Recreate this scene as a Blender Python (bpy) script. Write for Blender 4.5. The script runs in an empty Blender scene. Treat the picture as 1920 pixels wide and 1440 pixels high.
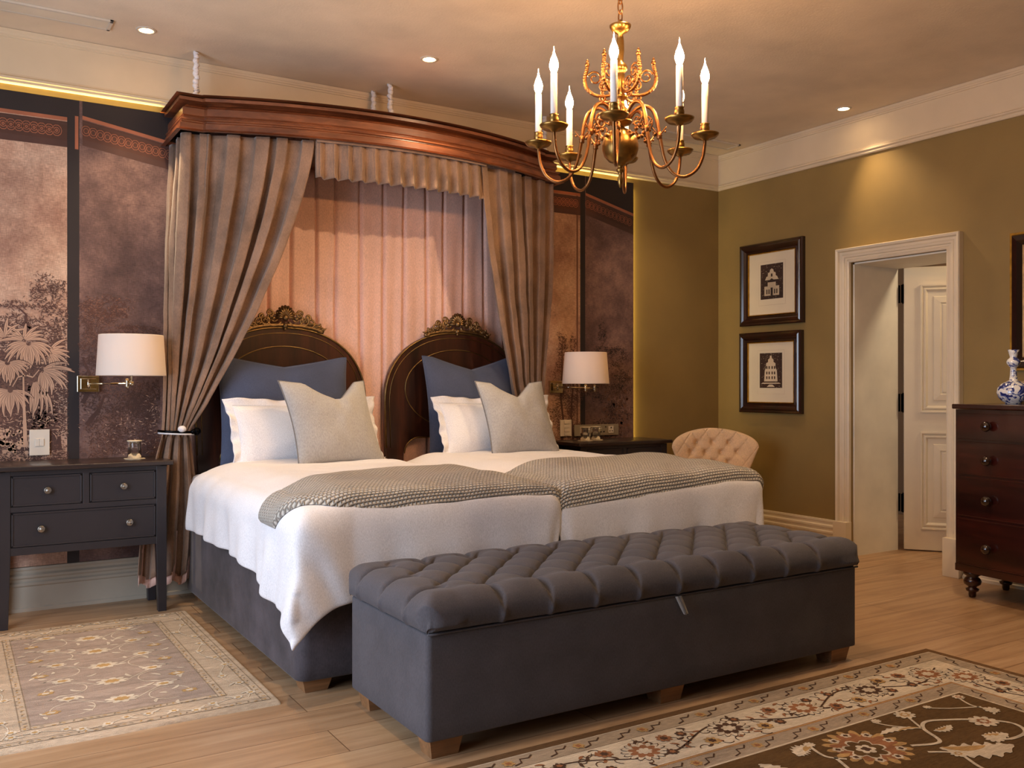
import bpy, bmesh, math, random
from mathutils import Vector, Matrix, noise
R=math.radians; PI=math.pi
sc=bpy.context.scene; COL=sc.collection
random.seed(7)
YB=5.48; YM=YB-.0225; XR=5.376; CZ=3.07; XL=-1.3; YF=-1.8
# ------------------------------------------------------------------ mesh builder
class MB:
    def __init__(s): s.v=[]; s.f=[]; s.m=[]; s.s=[]; s.uv=None
    def add(s,vs,fs,m=0,smooth=False):
        b=len(s.v); s.v+= [tuple(v) for v in vs]
        for f in fs: s.f.append([b+i for i in f]); s.m.append(m); s.s.append(smooth)
        return s
    def box(s,x0,x1,y0,y1,z0,z1,m=0,M=None):
        vs=[(x,y,z) for z in (z0,z1) for y in (y0,y1) for x in (x0,x1)]
        if M: vs=[M@Vector(v) for v in vs]
        return s.add(vs,[(0,2,3,1),(4,5,7,6),(0,1,5,4),(2,6,7,3),(0,4,6,2),(1,3,7,5)],m)
    def grid(s,fn,nu,nv,m=0,cu=False,cv=False,smooth=True,flip=False):
        U=nu if cu else nu+1; V=nv if cv else nv+1
        vs=[fn(i/nu,j/nv) for j in range(V) for i in range(U)]
        fs=[]
        for j in range(nv):
            for i in range(nu):
                a=j*U+i; b=j*U+(i+1)%U; c=((j+1)%V)*U+(i+1)%U; d=((j+1)%V)*U+i
                fs.append((a,d,c,b) if flip else (a,b,c,d))
        return s.add(vs,fs,m,smooth)
    def lathe(s,prof,loc=(0,0,0),seg=24,m=0,M=None,smooth=True):
        vs=[];n=len(prof)
        for i in range(seg):
            a=2*PI*i/seg
            for r,z in prof:
                v=Vector((r*math.cos(a),r*math.sin(a),z))
                if M: v=M@v
                vs.append(v+Vector(loc))
        fs=[]
        for i in range(seg):
            k=(i+1)%seg
            for j in range(n-1): fs.append((i*n+j,k*n+j,k*n+j+1,i*n+j+1))
        if prof[0][0]>1e-5: fs.append([i*n for i in range(seg)][::-1])
        if prof[-1][0]>1e-5: fs.append([i*n+n-1 for i in range(seg)])
        return s.add(vs,fs,m,smooth)
    def tube(s,pts,r,seg=8,m=0,closed=False,taper=None):
        pts=[Vector(p) for p in pts]; n=len(pts); vs=[]; up=Vector((0,0,1)); N=None
        for i,p in enumerate(pts):
            if closed: t=pts[(i+1)%n]-pts[i-1]
            else: t=pts[min(i+1,n-1)]-pts[max(i-1,0)]
            if t.length<1e-9: t=Vector((0,0,1))
            t.normalize()
            if N is None:
                N=t.cross(up)
                if N.length<1e-3: N=t.cross(Vector((1,0,0)))
            N=N-t*N.dot(t)
            if N.length<1e-6: N=t.cross(Vector((1,0,0)))
            N.normalize(); B=t.cross(N)
            rr=(r(i/(n-1)) if callable(r) else r)
            for k in range(seg):
                a=2*PI*k/seg; vs.append(p+N*(rr*math.cos(a))+B*(rr*math.sin(a)))
        fs=[]
        for i in range(n if closed else n-1):
            for k in range(seg):
                a=i*seg+k; b=i*seg+(k+1)%seg; c=((i+1)%n)*seg+(k+1)%seg; d=((i+1)%n)*seg+k
                fs.append((a,b,c,d))
        if not closed: fs.append(list(range(seg))[::-1]); fs.append([(n-1)*seg+k for k in range(seg)])
        return s.add(vs,fs,m,True)
    def prism(s,poly,fn,m=0,smooth=False):
        """poly 2d list, fn(p,side)->3d for side 0/1"""
        n=len(poly); vs=[fn(p,0) for p in poly]+[fn(p,1) for p in poly]
        fs=[list(range(n))[::-1],[n+i for i in range(n)]]+[(i,(i+1)%n,n+(i+1)%n,n+i) for i in range(n)]
        return s.add(vs,fs,m,smooth)
    def sphere(s,c,r,seg=12,m=0,sz=1):
        pr=[(max(0,r*math.sin(PI*i/(seg))),-r*sz*math.cos(PI*i/seg)) for i in range(seg+1)]
        pr[0]=(0,-r*sz); pr[-1]=(0,r*sz)
        return s.lathe(pr,c,seg*2,m)
    def sweep(s,prof,path,m=0,closed=False,smooth=False):
        """prof: (offset outwards, z); path: 2d points; outward = right of travel"""
        n=len(path); k=len(prof); vs=[]
        for i in range(n):
            p=Vector(path[i]);
            if closed: a=Vector(path[i-1]); b=Vector(path[(i+1)%n])
            else: a=Vector(path[max(i-1,0)]); b=Vector(path[min(i+1,n-1)])
            d1=(p-a); d2=(b-p)
            if d1.length<1e-9: d1=d2
            if d2.length<1e-9: d2=d1
            d1.normalize(); d2.normalize()
            n1=Vector((d1.y,-d1.x)); n2=Vector((d2.y,-d2.x)); q=(n1+n2)
            q.normalize(); q=q/max(.35,q.dot(n1))
            for o,z in prof: vs.append((p.x+q.x*o,p.y+q.y*o,z))
        fs=[]
        for i in range(n if closed else n-1):
            for j in range(k-1):
                a=i*k+j; b=((i+1)%n)*k+j; fs.append((a,b,b+1,a+1))
        if not closed: fs.append(list(range(k))); fs.append([(n-1)*k+j for j in range(k)][::-1])
        return s.add(vs,fs,m,smooth)
    def build(s,name,mats,parent=None,bevel=0,seg=2,solid=0,subd=0,label=None):
        me=bpy.data.meshes.new(name); me.from_pydata(s.v,[],s.f)
        if not isinstance(mats,(list,tuple)): mats=[mats]
        for mt in mats: me.materials.append(mt)
        me.polygons.foreach_set('material_index',s.m); me.polygons.foreach_set('use_smooth',s.s)
        if s.uv:
            ul=me.uv_layers.new(name='UVMap')
            for lp in me.loops: ul.data[lp.index].uv=s.uv[lp.vertex_index]
        me.validate(); me.update()
        o=bpy.data.objects.new(name,me); COL.objects.link(o)
        if parent is not None:
            o.parent=parent
            if parent.type=='EMPTY': o.matrix_parent_inverse=Matrix.Translation(-parent.location)
        if label: o['label']=label
        if solid:
            md=o.modifiers.new('s','SOLIDIFY'); md.thickness=solid; md.offset=0
        if bevel:
            md=o.modifiers.new('b','BEVEL'); md.width=bevel; md.segments=seg; md.limit_method='ANGLE'; md.angle_limit=R(40)
            try: md.harden_normals=False
            except: pass
        if subd:
            md=o.modifiers.new('u','SUBSURF'); md.levels=subd; md.render_levels=subd
        return o
def thing(name,label,cat,loc,group=None):
    o=bpy.data.objects.new(name,None); COL.objects.link(o); o.location=loc; o.empty_display_size=.1
    o['label']=label; o['category']=cat
    if group: o['group']=group
    return o
def tag(o,label,cat,group=None):
    o['label']=label; o['category']=cat
    if group: o['group']=group
    return o
def struct(o): o['kind']='structure'; return o
def copy_tree(o,loc=None,label=None,parent=None,rotz=None):
    c=o.copy(); COL.objects.link(c)
    if parent is not None:
        mi=o.matrix_parent_inverse.copy(); c.parent=parent; c.matrix_parent_inverse=mi
    if loc is not None: c.location=loc
    if rotz is not None: c.rotation_euler[2]=rotz
    if label: c['label']=label
    for ch in list(o.children): copy_tree(ch,parent=c)
    return c
# ------------------------------------------------------------------ materials
def lin(c): return tuple(((x/255)/12.92 if x/255<=.04045 else ((x/255+.055)/1.055)**2.4) for x in c)+(1,)
class NT:
    def __init__(s,name):
        s.mat=bpy.data.materials.new(name); s.mat.use_nodes=True; s.t=s.mat.node_tree; s.b=s.t.nodes['Principled BSDF']
        s.co=s.n('ShaderNodeTexCoord').outputs['Object']
    def n(s,ty,**k):
        x=s.t.nodes.new(ty)
        for a,b in k.items(): setattr(x,a,b)
        return x
    def l(s,a,b): s.t.links.new(a,b)
    def map(s,scale=(1,1,1),rot=(0,0,0),loc=(0,0,0)):
        m=s.n('ShaderNodeMapping'); m.inputs['Scale'].default_value=scale; m.inputs['Rotation'].default_value=rot; m.inputs['Location'].default_value=loc
        s.l(s.co,m.inputs['Vector']); return m.outputs[0]
    def noise(s,scale,detail=4,vec=None,rough=.5,dist=0):
        x=s.n('ShaderNodeTexNoise'); x.inputs['Scale'].default_value=scale; x.inputs['Detail'].default_value=detail
        x.inputs['Roughness'].default_value=rough; x.inputs['Distortion'].default_value=dist
        s.l(vec if vec is not None else s.co,x.inputs['Vector']); return x.outputs['Fac']
    def ramp(s,fac,stops,interp='LINEAR'):
        x=s.n('ShaderNodeValToRGB'); x.color_ramp.interpolation=interp; e=x.color_ramp.elements
        while len(e)<len(stops): e.new(.5)
        for i,(p,c) in enumerate(stops): e[i].position=p; e[i].color=c if len(c)==4 else lin(c)
        s.l(fac,x.inputs[0]); return x.outputs[0]
    def mix(s,fac,a,b,bt='MIX'):
        x=s.n('ShaderNodeMix',data_type='RGBA',blend_type=bt)
        for sock,val in ((x.inputs[0],fac),(x.inputs[6],a),(x.inputs[7],b)):
            if hasattr(val,'links') or hasattr(val,'is_output'): s.l(val,sock)
            elif isinstance(val,(int,float)): sock.default_value=val
            else: sock.default_value=val if len(val)==4 else lin(val)
        return x.outputs[2]
    def bump(s,h,st=.3,dist=.01):
        x=s.n('ShaderNodeBump'); x.inputs['Strength'].default_value=st; x.inputs['Distance'].default_value=dist
        s.l(h,x.inputs['Height']); s.l(x.outputs[0],s.b.inputs['Normal']); return x
    def set(s,**k):
        for a,b in k.items():
            i=s.b.inputs[a.replace('_',' ')]
            if hasattr(b,'is_output'): s.l(b,i)
            else: i.default_value=b if not(isinstance(b,tuple) and len(b)==3) else lin(b)
        return s
def paint(name,c,rough=.6,var=.06,bump=.05,bs=60,metal=0,coat=0):
    t=NT(name); f=t.noise(3,4); d=tuple(max(0,x*(1-var*1.5)) for x in c); e=tuple(min(255,x*(1+var)) for x in c)
    t.set(Base_Color=t.ramp(f,[(.3,d),(.7,e)]),Roughness=rough,Metallic=metal)
    if coat: t.b.inputs['Coat Weight'].default_value=coat; t.b.inputs['Coat Roughness'].default_value=.12
    if bump: t.bump(t.noise(bs,3),bump,.004)
    return t.mat
def wood(name,c1,c2,rough=.3,coat=.3,axis='x',scale=6,bump=.04):
    t=NT(name); st={'x':(.25,3,3),'y':(3,.25,3),'z':(3,3,.25)}[axis]
    v=t.map(tuple(a*scale/3 for a in st)); f=t.noise(2.2,8,v,.62,.6); g=t.noise(14,4,v,.6)
    c=t.ramp(f,[(.28,c1),(.5,tuple((a+b)/2 for a,b in zip(c1,c2))),(.72,c2)])
    c=t.mix(.25,c,t.ramp(g,[(.35,(30,20,15)),(.65,(255,235,215))]),'MULTIPLY')
    t.set(Base_Color=c,Roughness=rough); t.b.inputs['Coat Weight'].default_value=coat; t.b.inputs['Coat Roughness'].default_value=.15
    t.bump(g,bump,.003); return t.mat
def fabric(name,c,var=.12,weave=700,sheen=.25,rough=.9,bst=.25,blot=4,subs=0):
    t=NT(name); f=t.noise(blot,5,None,.6); d=tuple(x*(1-var) for x in c); e=tuple(min(255,x*(1+var)) for x in c)
    w=t.noise(weave*.5,2,t.map((1,1,.35))); w2=t.noise(weave*.5,2,t.map((.35,.6,1)))
    c0=t.ramp(f,[(.3,d),(.7,e)]); c0=t.mix(.35,c0,t.ramp(w,[(.3,(150,150,150)),(.7,(255,255,255))]),'MULTIPLY')
    t.set(Base_Color=c0,Roughness=rough,Sheen_Weight=sheen,Sheen_Roughness=.4)
    ad=t.n('ShaderNodeMath',operation='ADD'); t.l(w,ad.inputs[0]); t.l(w2,ad.inputs[1])
    t.bump(ad.outputs[0],bst,.0015); return t.mat
def metal(name,c,rough=.25,bump=0):
    t=NT(name); t.set(Base_Color=c,Metallic=1.0,Roughness=rough)
    f=t.noise(25,4); t.set(Base_Color=t.ramp(f,[(.3,tuple(x*.8 for x in c)),(.7,c)]))
    if bump: t.bump(t.noise(160,4),bump,.003)
    return t.mat
def glassm(name):
    t=NT(name); t.set(Base_Color=(250,250,250),Roughness=.02,IOR=1.45); t.b.inputs['Transmission Weight'].default_value=1.0; return t.mat
def emit(name,c,st):
    t=NT(name); t.set(Base_Color=(255,255,255)); t.b.inputs['Emission Color'].default_value=lin(c); t.b.inputs['Emission Strength'].default_value=st; return t.mat
M={}
M['ceil']=paint('ceiling_plaster',(226,210,186),.85,.03,.25,90)
M['olive']=paint('olive_wall_paint',(142,117,66),.7,.03,.06,70)
M['cream']=paint('cream_trim_paint',(222,208,182),.45,.02,.02)
M['frieze']=paint('cream_frieze_paint',(218,200,170),.7,.02,.05)
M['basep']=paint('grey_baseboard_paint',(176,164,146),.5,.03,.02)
M['reveal']=paint('white_reveal_paint',(228,222,206),.6,.04,.06)
M['hall']=paint('hall_wall_paint',(150,120,84),.8,.03,.05)
def floor_mat():
    t=NT('oak_floor'); br=t.n('ShaderNodeTexBrick'); v=t.map((1,1,1),loc=(.33,.12,0)); t.l(v,br.inputs['Vector'])
    for k,x in (('Scale',1),('Mortar Size',.0022),('Mortar Smooth',.3),('Bias',0),('Brick Width',2.3),('Row Height',.21)): br.inputs[k].default_value=x
    br.offset=.37; br.inputs['Color1'].default_value=(0,0,0,1); br.inputs['Color2'].default_value=(1,1,1,1); br.inputs['Mortar'].default_value=(.5,.5,.5,1)
    va=t.map((.5,6,1)); f=t.noise(3,8,va,.6,.8); g=t.noise(1.2,3,t.map((.6,1.6,1)))
    c=t.ramp(f,[(.25,(150,118,86)),(.5,(184,150,114)),(.78,(206,176,140))])
    c=t.mix(t.mult(br.outputs['Color'],.35),c,(150,112,76)) if False else t.mix(.3,c,t.ramp(br.outputs['Color'],[(0,(170,150,130)),(1,(255,250,240))]),'MULTIPLY')
    c=t.mix(.35,c,t.ramp(g,[(.3,(190,170,150)),(.7,(255,255,255))]),'MULTIPLY')
    c=t.mix(br.outputs['Fac'],c,(118,86,58)); t.set(Base_Color=c,Roughness=.42)
    t.b.inputs['Coat Weight'].default_value=.12; t.b.inputs['Coat Roughness'].default_value=.3
    i=t.n('ShaderNodeMath',operation='MULTIPLY_ADD'); t.l(br.outputs['Fac'],i.inputs[0]); i.inputs[1].default_value=-1.5; t.l(f,i.inputs[2])
    t.bump(i.outputs[0],.15,.002); return t.mat
M['floor']=floor_mat()
def mural_mat(name,c1,c2,c3,grad=None):
    t=NT(name); f=t.noise(3.2,8,None,.68); 
    br=t.n('ShaderNodeTexBrick'); t.l(t.map((1,1,1),rot=(R(90),0,0)),br.inputs['Vector'])
    for k,x in (('Scale',1),('Mortar Size',.002),('Brick Width',.17),('Row Height',.17)): br.inputs[k].default_value=x
    br.inputs['Color1'].default_value=lin((205,205,205)); br.inputs['Color2'].default_value=(1,1,1,1); br.inputs['Mortar'].default_value=lin((200,190,180))
    g=t.noise(260,3,t.map((1,1,.15))); h=t.noise(260,3,t.map((.15,1,1)))
    c=t.ramp(f,[(.34,c1),(.5,c2),(.66,c3)])
    c=t.mix(.35,c,br.outputs['Color'],'MULTIPLY')
    c=t.mix(.3,c,t.ramp(g,[(.35,(120,110,105)),(.65,(255,255,255))]),'MULTIPLY'); c=t.mix(.4,c,t.ramp(h,[(.35,(120,110,105)),(.65,(255,255,255))]),'MULTIPLY')
    t.set(Base_Color=c,Roughness=.6); return t.mat
M['mur_l']=mural_mat('mural_rose_copper',(178,134,114),(218,176,150),(240,204,178))
M['mur_d']=mural_mat('mural_dusky_plum',(92,68,66),(126,96,90),(166,130,118))
M['mur_k']=paint('mural_near_black',(38,30,32),.6,.1,.03)
M['mur_b']=paint('mural_brown_ink',(84,54,46),.6,.15,0)
M['mur_b2']=paint('mural_soft_brown_ink',(120,84,70),.6,.15,0)
M['mur_c']=paint('mural_cream_ink',(204,164,136),.6,.08,0)
M['mur_o']=paint('mural_dark_copper_band',(84,50,38),.6,.2,0); M['mur_cu']=paint('mural_copper_line',(176,106,76),.5,.1,0)
M['mahog']=wood('mahogany_pelmet',(84,42,24),(158,96,60),.28,.5,'x',7)
M['dress']=wood('dark_mahogany_dresser',(30,9,7),(74,25,16),.25,.6,'y',5)
M['head']=wood('dark_walnut_headboard',(34,18,12),(84,44,28),.3,.4,'z',6)
M['night']=paint('charcoal_painted_wood',(46,42,45),.38,.05,.03,90)
M['ntop']=wood('nightstand_dark_top',(34,26,26),(66,50,46),.35,.3,'x',6)
M['foot']=wood('oak_foot',(120,84,52),(168,124,84),.45,.1,'x',8)
M['gilt']=metal('antique_gilt',(148,118,80),.45,.5)
M['line']=metal('brass_inlay',(150,122,78),.4)
M['brass']=metal('aged_brass',(172,134,74),.32)
M['copper']=metal('coppery_brass',(152,104,62),.38)
M['chrome']=metal('polished_nickel',(226,214,190),.06)
M['black']=metal('black_iron',(22,22,24),.25)
M['knob']=metal('pewter_knob',(176,170,160),.3,.3)
M['velvet']=fabric('taupe_velvet',(138,110,90),.16,500,.4,.8,.15,5)
M['pink']=fabric('pale_pink_linen',(231,189,173),.05,500,.2,.9,.2,3)
M['bluef']=fabric('slate_blue_linen',(80,88,112),.07,700,.25,.9,.3,3)
M['greyf']=fabric('light_grey_linen',(170,168,166),.05,420,.2,.9,.55,3)
M['pipe']=fabric('grey_piping',(120,116,114),.05,700)
M['white']=fabric('white_cotton',(236,234,236),.015,800,.1,.85,.1,2)
M['bedbase']=fabric('charcoal_velvet',(66,60,64),.38,500,.2,.85,.2,4)
M['bench']=fabric('slate_bench_linen',(80,76,80),.08,600,.08,.9,.45,5)
M['chairf']=fabric('peach_chair_linen',(240,204,160),.04,600,.2,.9,.3,3)
M['shade']=None
def shade():
    t=NT('lampshade_cloth'); t.set(Base_Color=(246,240,232),Roughness=.8); w=t.noise(400,2,t.map((1,1,.1)))
    t.bump(w,.15,.001); tr=t.n('ShaderNodeBsdfTranslucent'); tr.inputs[0].default_value=lin((245,225,195)); mx=t.n('ShaderNodeMixShader'); mx.inputs[0].default_value=.35
    out=t.t.nodes['Material Output']; t.l(t.b.outputs[0],mx.inputs[1]); t.l(tr.outputs[0],mx.inputs[2]); t.l(mx.outputs[0],out.inputs[0]); return t.mat
M['shade']=shade()
def knit():
    t=NT('chunky_knit'); br=t.n('ShaderNodeTexBrick'); uv=t.n('ShaderNodeTexCoord').outputs['UV']
    nz=t.noise(60,2); mp=t.n('ShaderNodeMapping'); mp.inputs['Rotation'].default_value=(0,0,R(3)); t.l(uv,mp.inputs['Vector']); t.l(mp.outputs[0],br.inputs['Vector'])
    for k,x in (('Scale',1),('Mortar Size',.0046),('Mortar Smooth',1.0),('Brick Width',.0175),('Row Height',.0115)): br.inputs[k].default_value=x
    br.offset=.5; br.inputs['Color1'].default_value=lin((208,202,190)); br.inputs['Color2'].default_value=lin((196,190,178)); br.inputs['Mortar'].default_value=lin((134,126,116))
    t.set(Base_Color=t.mix(.25,br.outputs['Color'],t.ramp(nz,[(.3,(190,185,180)),(.7,(255,255,255))]),'MULTIPLY'),Roughness=.9,Sheen_Weight=.15)
    i=t.n('ShaderNodeMath',operation='SUBTRACT'); i.inputs[0].default_value=1; t.l(br.outputs['Fac'],i.inputs[1]); t.bump(i.outputs[0],.8,.008); return t.mat
M['knit']=knit()
M['glass']=glassm('clear_glass')
M['plastic']=paint('cream_plastic',(226,216,200),.35,.01,0)
M['alu']=paint('brushed_aluminium',(168,158,138),.35,.03,0,60,.35)
M['porc']=None
def porc():
    t=NT('blue_white_porcelain'); f=t.noise(24,3,None,.55,1.2); c=t.ramp(f,[(.50,(228,228,226)),(.54,(80,96,160)),(.62,(30,38,100))]); t.set(Base_Color=c,Roughness=.12); t.b.inputs['Coat Weight'].default_value=.6; return t.mat
M['porc']=porc()
M['paper']=paint('mat_board',(222,208,180),.8,.02,0); M['ink']=paint('etching_brown',(58,36,26),.8,.2,0); M['inkl']=paint('etching_cream',(206,186,156),.8,.1,0)
M['frame']=wood('dark_picture_frame',(24,12,12),(66,26,20),.22,.6,'z',6)
M['gold']=metal('gold_leaf',(206,160,70),.35)
M['canvas']=mural_mat('dark_oil_canvas',(60,40,20),(96,66,34),(120,86,44))
M['bulb']=emit('glowing_bulb',(255,190,124),260)
M['dl']=emit('downlight_lens',(255,214,160),40)
M['candle']=paint('white_candle_sleeve',(240,236,228),.5,.01,0)
M['steelw']=paint('white_metal',(206,196,180),.4,.02,0)
M['grille']=paint('vent_grille_paint',(214,200,176),.5,.03,0)
M['dark']=paint('dark_void',(20,16,14),.9,.05,0)
# ------------------------------------------------------------------ room
o=struct(MB().box(XL,7.6,YF,7.2,-.05,0).build('floor',M['floor']))
o=struct(MB().box(XL,7.6,YF,7.2,CZ,CZ+.05).build('ceiling',M['ceil']))
struct(MB().box(XL,XR,YB,YB+.1,0,CZ).build('wall_back',M['olive']))
DY0,DY1,DZ=3.455,4.185,2.055            # door opening
w=MB(); w.box(XR,XR+.5,DY1,YB+.1,0,CZ); w.box(XR,XR+.5,YF,DY0,0,CZ); w.box(XR,XR+.5,DY0,DY1,DZ,CZ)
struct(w.build('wall_right',M['olive']))
# reveal lining of the thick wall
w=MB(); w.box(XR+.02,XR+.505,DY1-.012,DY1-.001,0,DZ-.001); w.box(XR+.02,XR+.505,DY0+.001,DY0+.012,0,DZ-.001); w.box(XR+.02,XR+.505,DY0+.001,DY1-.001,DZ-.012,DZ-.001)
struct(w.build('trim_1',M['reveal']))
# left wall with a window, front wall
w=MB(); WY0,WY1,WZ0,WZ1=1.3,3.9,.35,2.6
w.box(XL-.12,XL,YF,WY0,0,CZ); w.box(XL-.12,XL,WY1,YB+.1,0,CZ); w.box(XL-.12,XL,WY0,WY1,0,WZ0); w.box(XL-.12,XL,WY0,WY1,WZ1,CZ)
struct(w.build('wall_left',M['olive']))
struct(MB().box(XL-.12,XR+.5,YF-.1,YF,0,CZ).build('wall_front',M['olive']))
w=MB(); 
for y in (WY0,(WY0+WY1)/2,WY1-.06): w.box(XL-.09,XL-.03,y,y+.06,WZ0,WZ1)
for z in (WZ0,1.5,WZ1-.06): w.box(XL-.09,XL-.03,WY0,WY1,z,z+.06)
struct(w.build('window_1',M['cream'],bevel=.004))
# hallway behind the door
w=MB(); w.box(7.5,7.6,YF,7.2,0,CZ); w.box(XR+.5,7.6,7.1,7.2,0,CZ); w.box(XR+.5,7.6,YF,YF+.1,0,CZ)
struct(w.build('wall_hall',M['hall']))
# friezes with mouldings
def cornice(path,name,sgn):
    z0=2.785
    pr=[(0,z0),(.012,z0),(.018,z0+.008),(.018,z0+.02),(.028,z0+.026),(.028,z0+.036),(.012,z0+.044),(.010,z0+.055),(.012,CZ-.045),(.018,CZ-.042),(.018,CZ-.034),(.024,CZ-.030),(.026,CZ-.022),(.030,CZ-.018),(.032,CZ-.002),(0,CZ-.002)]
    struct(MB().sweep(pr,path,0).build(name,M['frieze']))
cornice([(XL,YB),(XR,YB),(XR,YF)],'trim_2',1)
# baseboards
bpr=[(0,0),(.034,0),(.034,.018),(.026,.024),(.024,.13),(.03,.138),(.03,.15),(.02,.158),(.02,.17),(.026,.178),(.026,.19),(.014,.2),(.014,.212),(.018,.22),(.016,.232),(0,.234)]
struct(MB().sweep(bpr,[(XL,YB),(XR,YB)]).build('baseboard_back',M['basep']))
struct(MB().sweep(bpr,[(XR,YB),(XR,DY1+.115)]).build('baseboard_right',M['cream']))
struct(MB().sweep(bpr,[(XR,DY0-.115),(XR,YF)]).build('baseboard_right.001',M['cream']))
# door casing : profile swept around the opening in the plane x=XR
def casing():
    w=MB(); pr=[(0,0),(0,.022),(.012,.028),(.022,.02),(.032,.02),(.036,.03),(.052,.034),(.057,.026),(.074,.026),(.080,.045),(.096,.05),(.10,.04),(.10,0)]
    y0,y1,z1=DY0,DY1,DZ; rails=[]
    for (yy,zz,dy,dz) in ((y1,0,1,0),(y1,z1,1,1),(y0,z1,-1,1),(y0,0,-1,0)):
        rails.append([(XR-d-.0005,yy+dy*a,zz+dz*a) for a,d in pr])
    k=len(pr); vs=[p for r_ in rails for p in r_]; fs=[]
    for i in range(3):
        for j in range(k): a=i*k+j; b=i*k+(j+1)%k; fs.append((a,a+k,b+k,b))
    w.add(vs,fs)
    for yy in (y1-.003,y0-.107): w.box(XR-.062,XR-.0005,yy,yy+.110,0,.24)
    return struct(w.build('trim_3',M['cream'],bevel=.002))
casing()
# door leaf : hinged at the far edge, swung into the hall
def door():
    hx,hy=XR+.525,DY1-.03; dx,dy=.63,-.777; L=math.hypot(dx,dy); dx/=L; dy/=L; wd=.80; th=.045; H=2.05
    ang=math.atan2(dy,dx)
    MT=Matrix.Translation((hx,hy,0))@Matrix.Rotation(ang,4,'Z')
    d=MB(); d.box(0.012,wd,-th/2,th/2,.01,H,M=MT)
    lf=d.build('door_1',M['cream'],bevel=.002); struct(lf)
    for zz0,zz1,nm in ((.16,.86,'a'),(1.0,1.92,'b')):
        for k,(ins,dd) in enumerate(((.0,.014),(.022,.008),(.05,.016))):
            pass
        p=MB(); x0,x1=.12,wd-.12
        def ring(i0,i1,d0,d1):
            vs=[];
            for (i,dd) in ((i0,d0),(i1,d1)):
                for (x,z) in ((x0+i,zz0+i),(x1-i,zz0+i),(x1-i,zz1-i),(x0+i,zz1-i)): vs.append(MT@Vector((x,-th/2-dd,z)))
            p.add(vs,[(j,(j+1)%4,4+(j+1)%4,4+j) for j in range(4)])
        for a in ((0,.0,0,.016),(0,.01,.016,.016),(.01,.02,.016,.004),(.02,.03,.004,.014),(.03,.036,.014,.014),(.036,.05,.014,.0015),(.05,.085,.0015,.0015),(.085,.09,.0015,.007),(.09,.13,.007,.011),(.13,.14,.011,.004),(.14,.15,.004,.010)): ring(*a)
        i=.15; p.add([MT@Vector((x,-th/2-.010,z)) for x,z in ((x0+i,zz0+i),(x1-i,zz0+i),(x1-i,zz1-i),(x0+i,zz1-i))],[(0,1,2,3)])
        p.build('door_panel',M['cream'],lf)
    for z in (.345,1.07,1.86):
        h=MB(); h.lathe([(.009,-.06),(.009,.06)],(hx-.004,hy-.012,z),12); h.lathe([(0,-.075),(.006,-.068),(.009,-.06)],(hx-.004,hy-.012,z),12); h.lathe([(.009,.06),(.006,.068),(0,.075)],(hx-.004,hy-.012,z),12)
        h.box(-.008,.008,-th/2-.004,-th/2+.001,z-.065,z+.065,M=MT)
        h.box(hx-.018,hx-.002,DY1-.018,DY1-.013,z-.065,z+.065)
        h.build('door_hinge',M['black'],lf)
    k=MB(); k.lathe([(0,0),(.02,.0),(.02,.008),(.008,.012),(.008,.04),(.026,.05),(.028,.062),(.018,.075),(0,.078)],(0,0,0),16,M=MT@Matrix.Translation((wd-.06,-th/2,1.0))@Matrix.Rotation(R(90),4,'X'))
    k.build('door_knob',M['black'],lf)
door()
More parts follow.
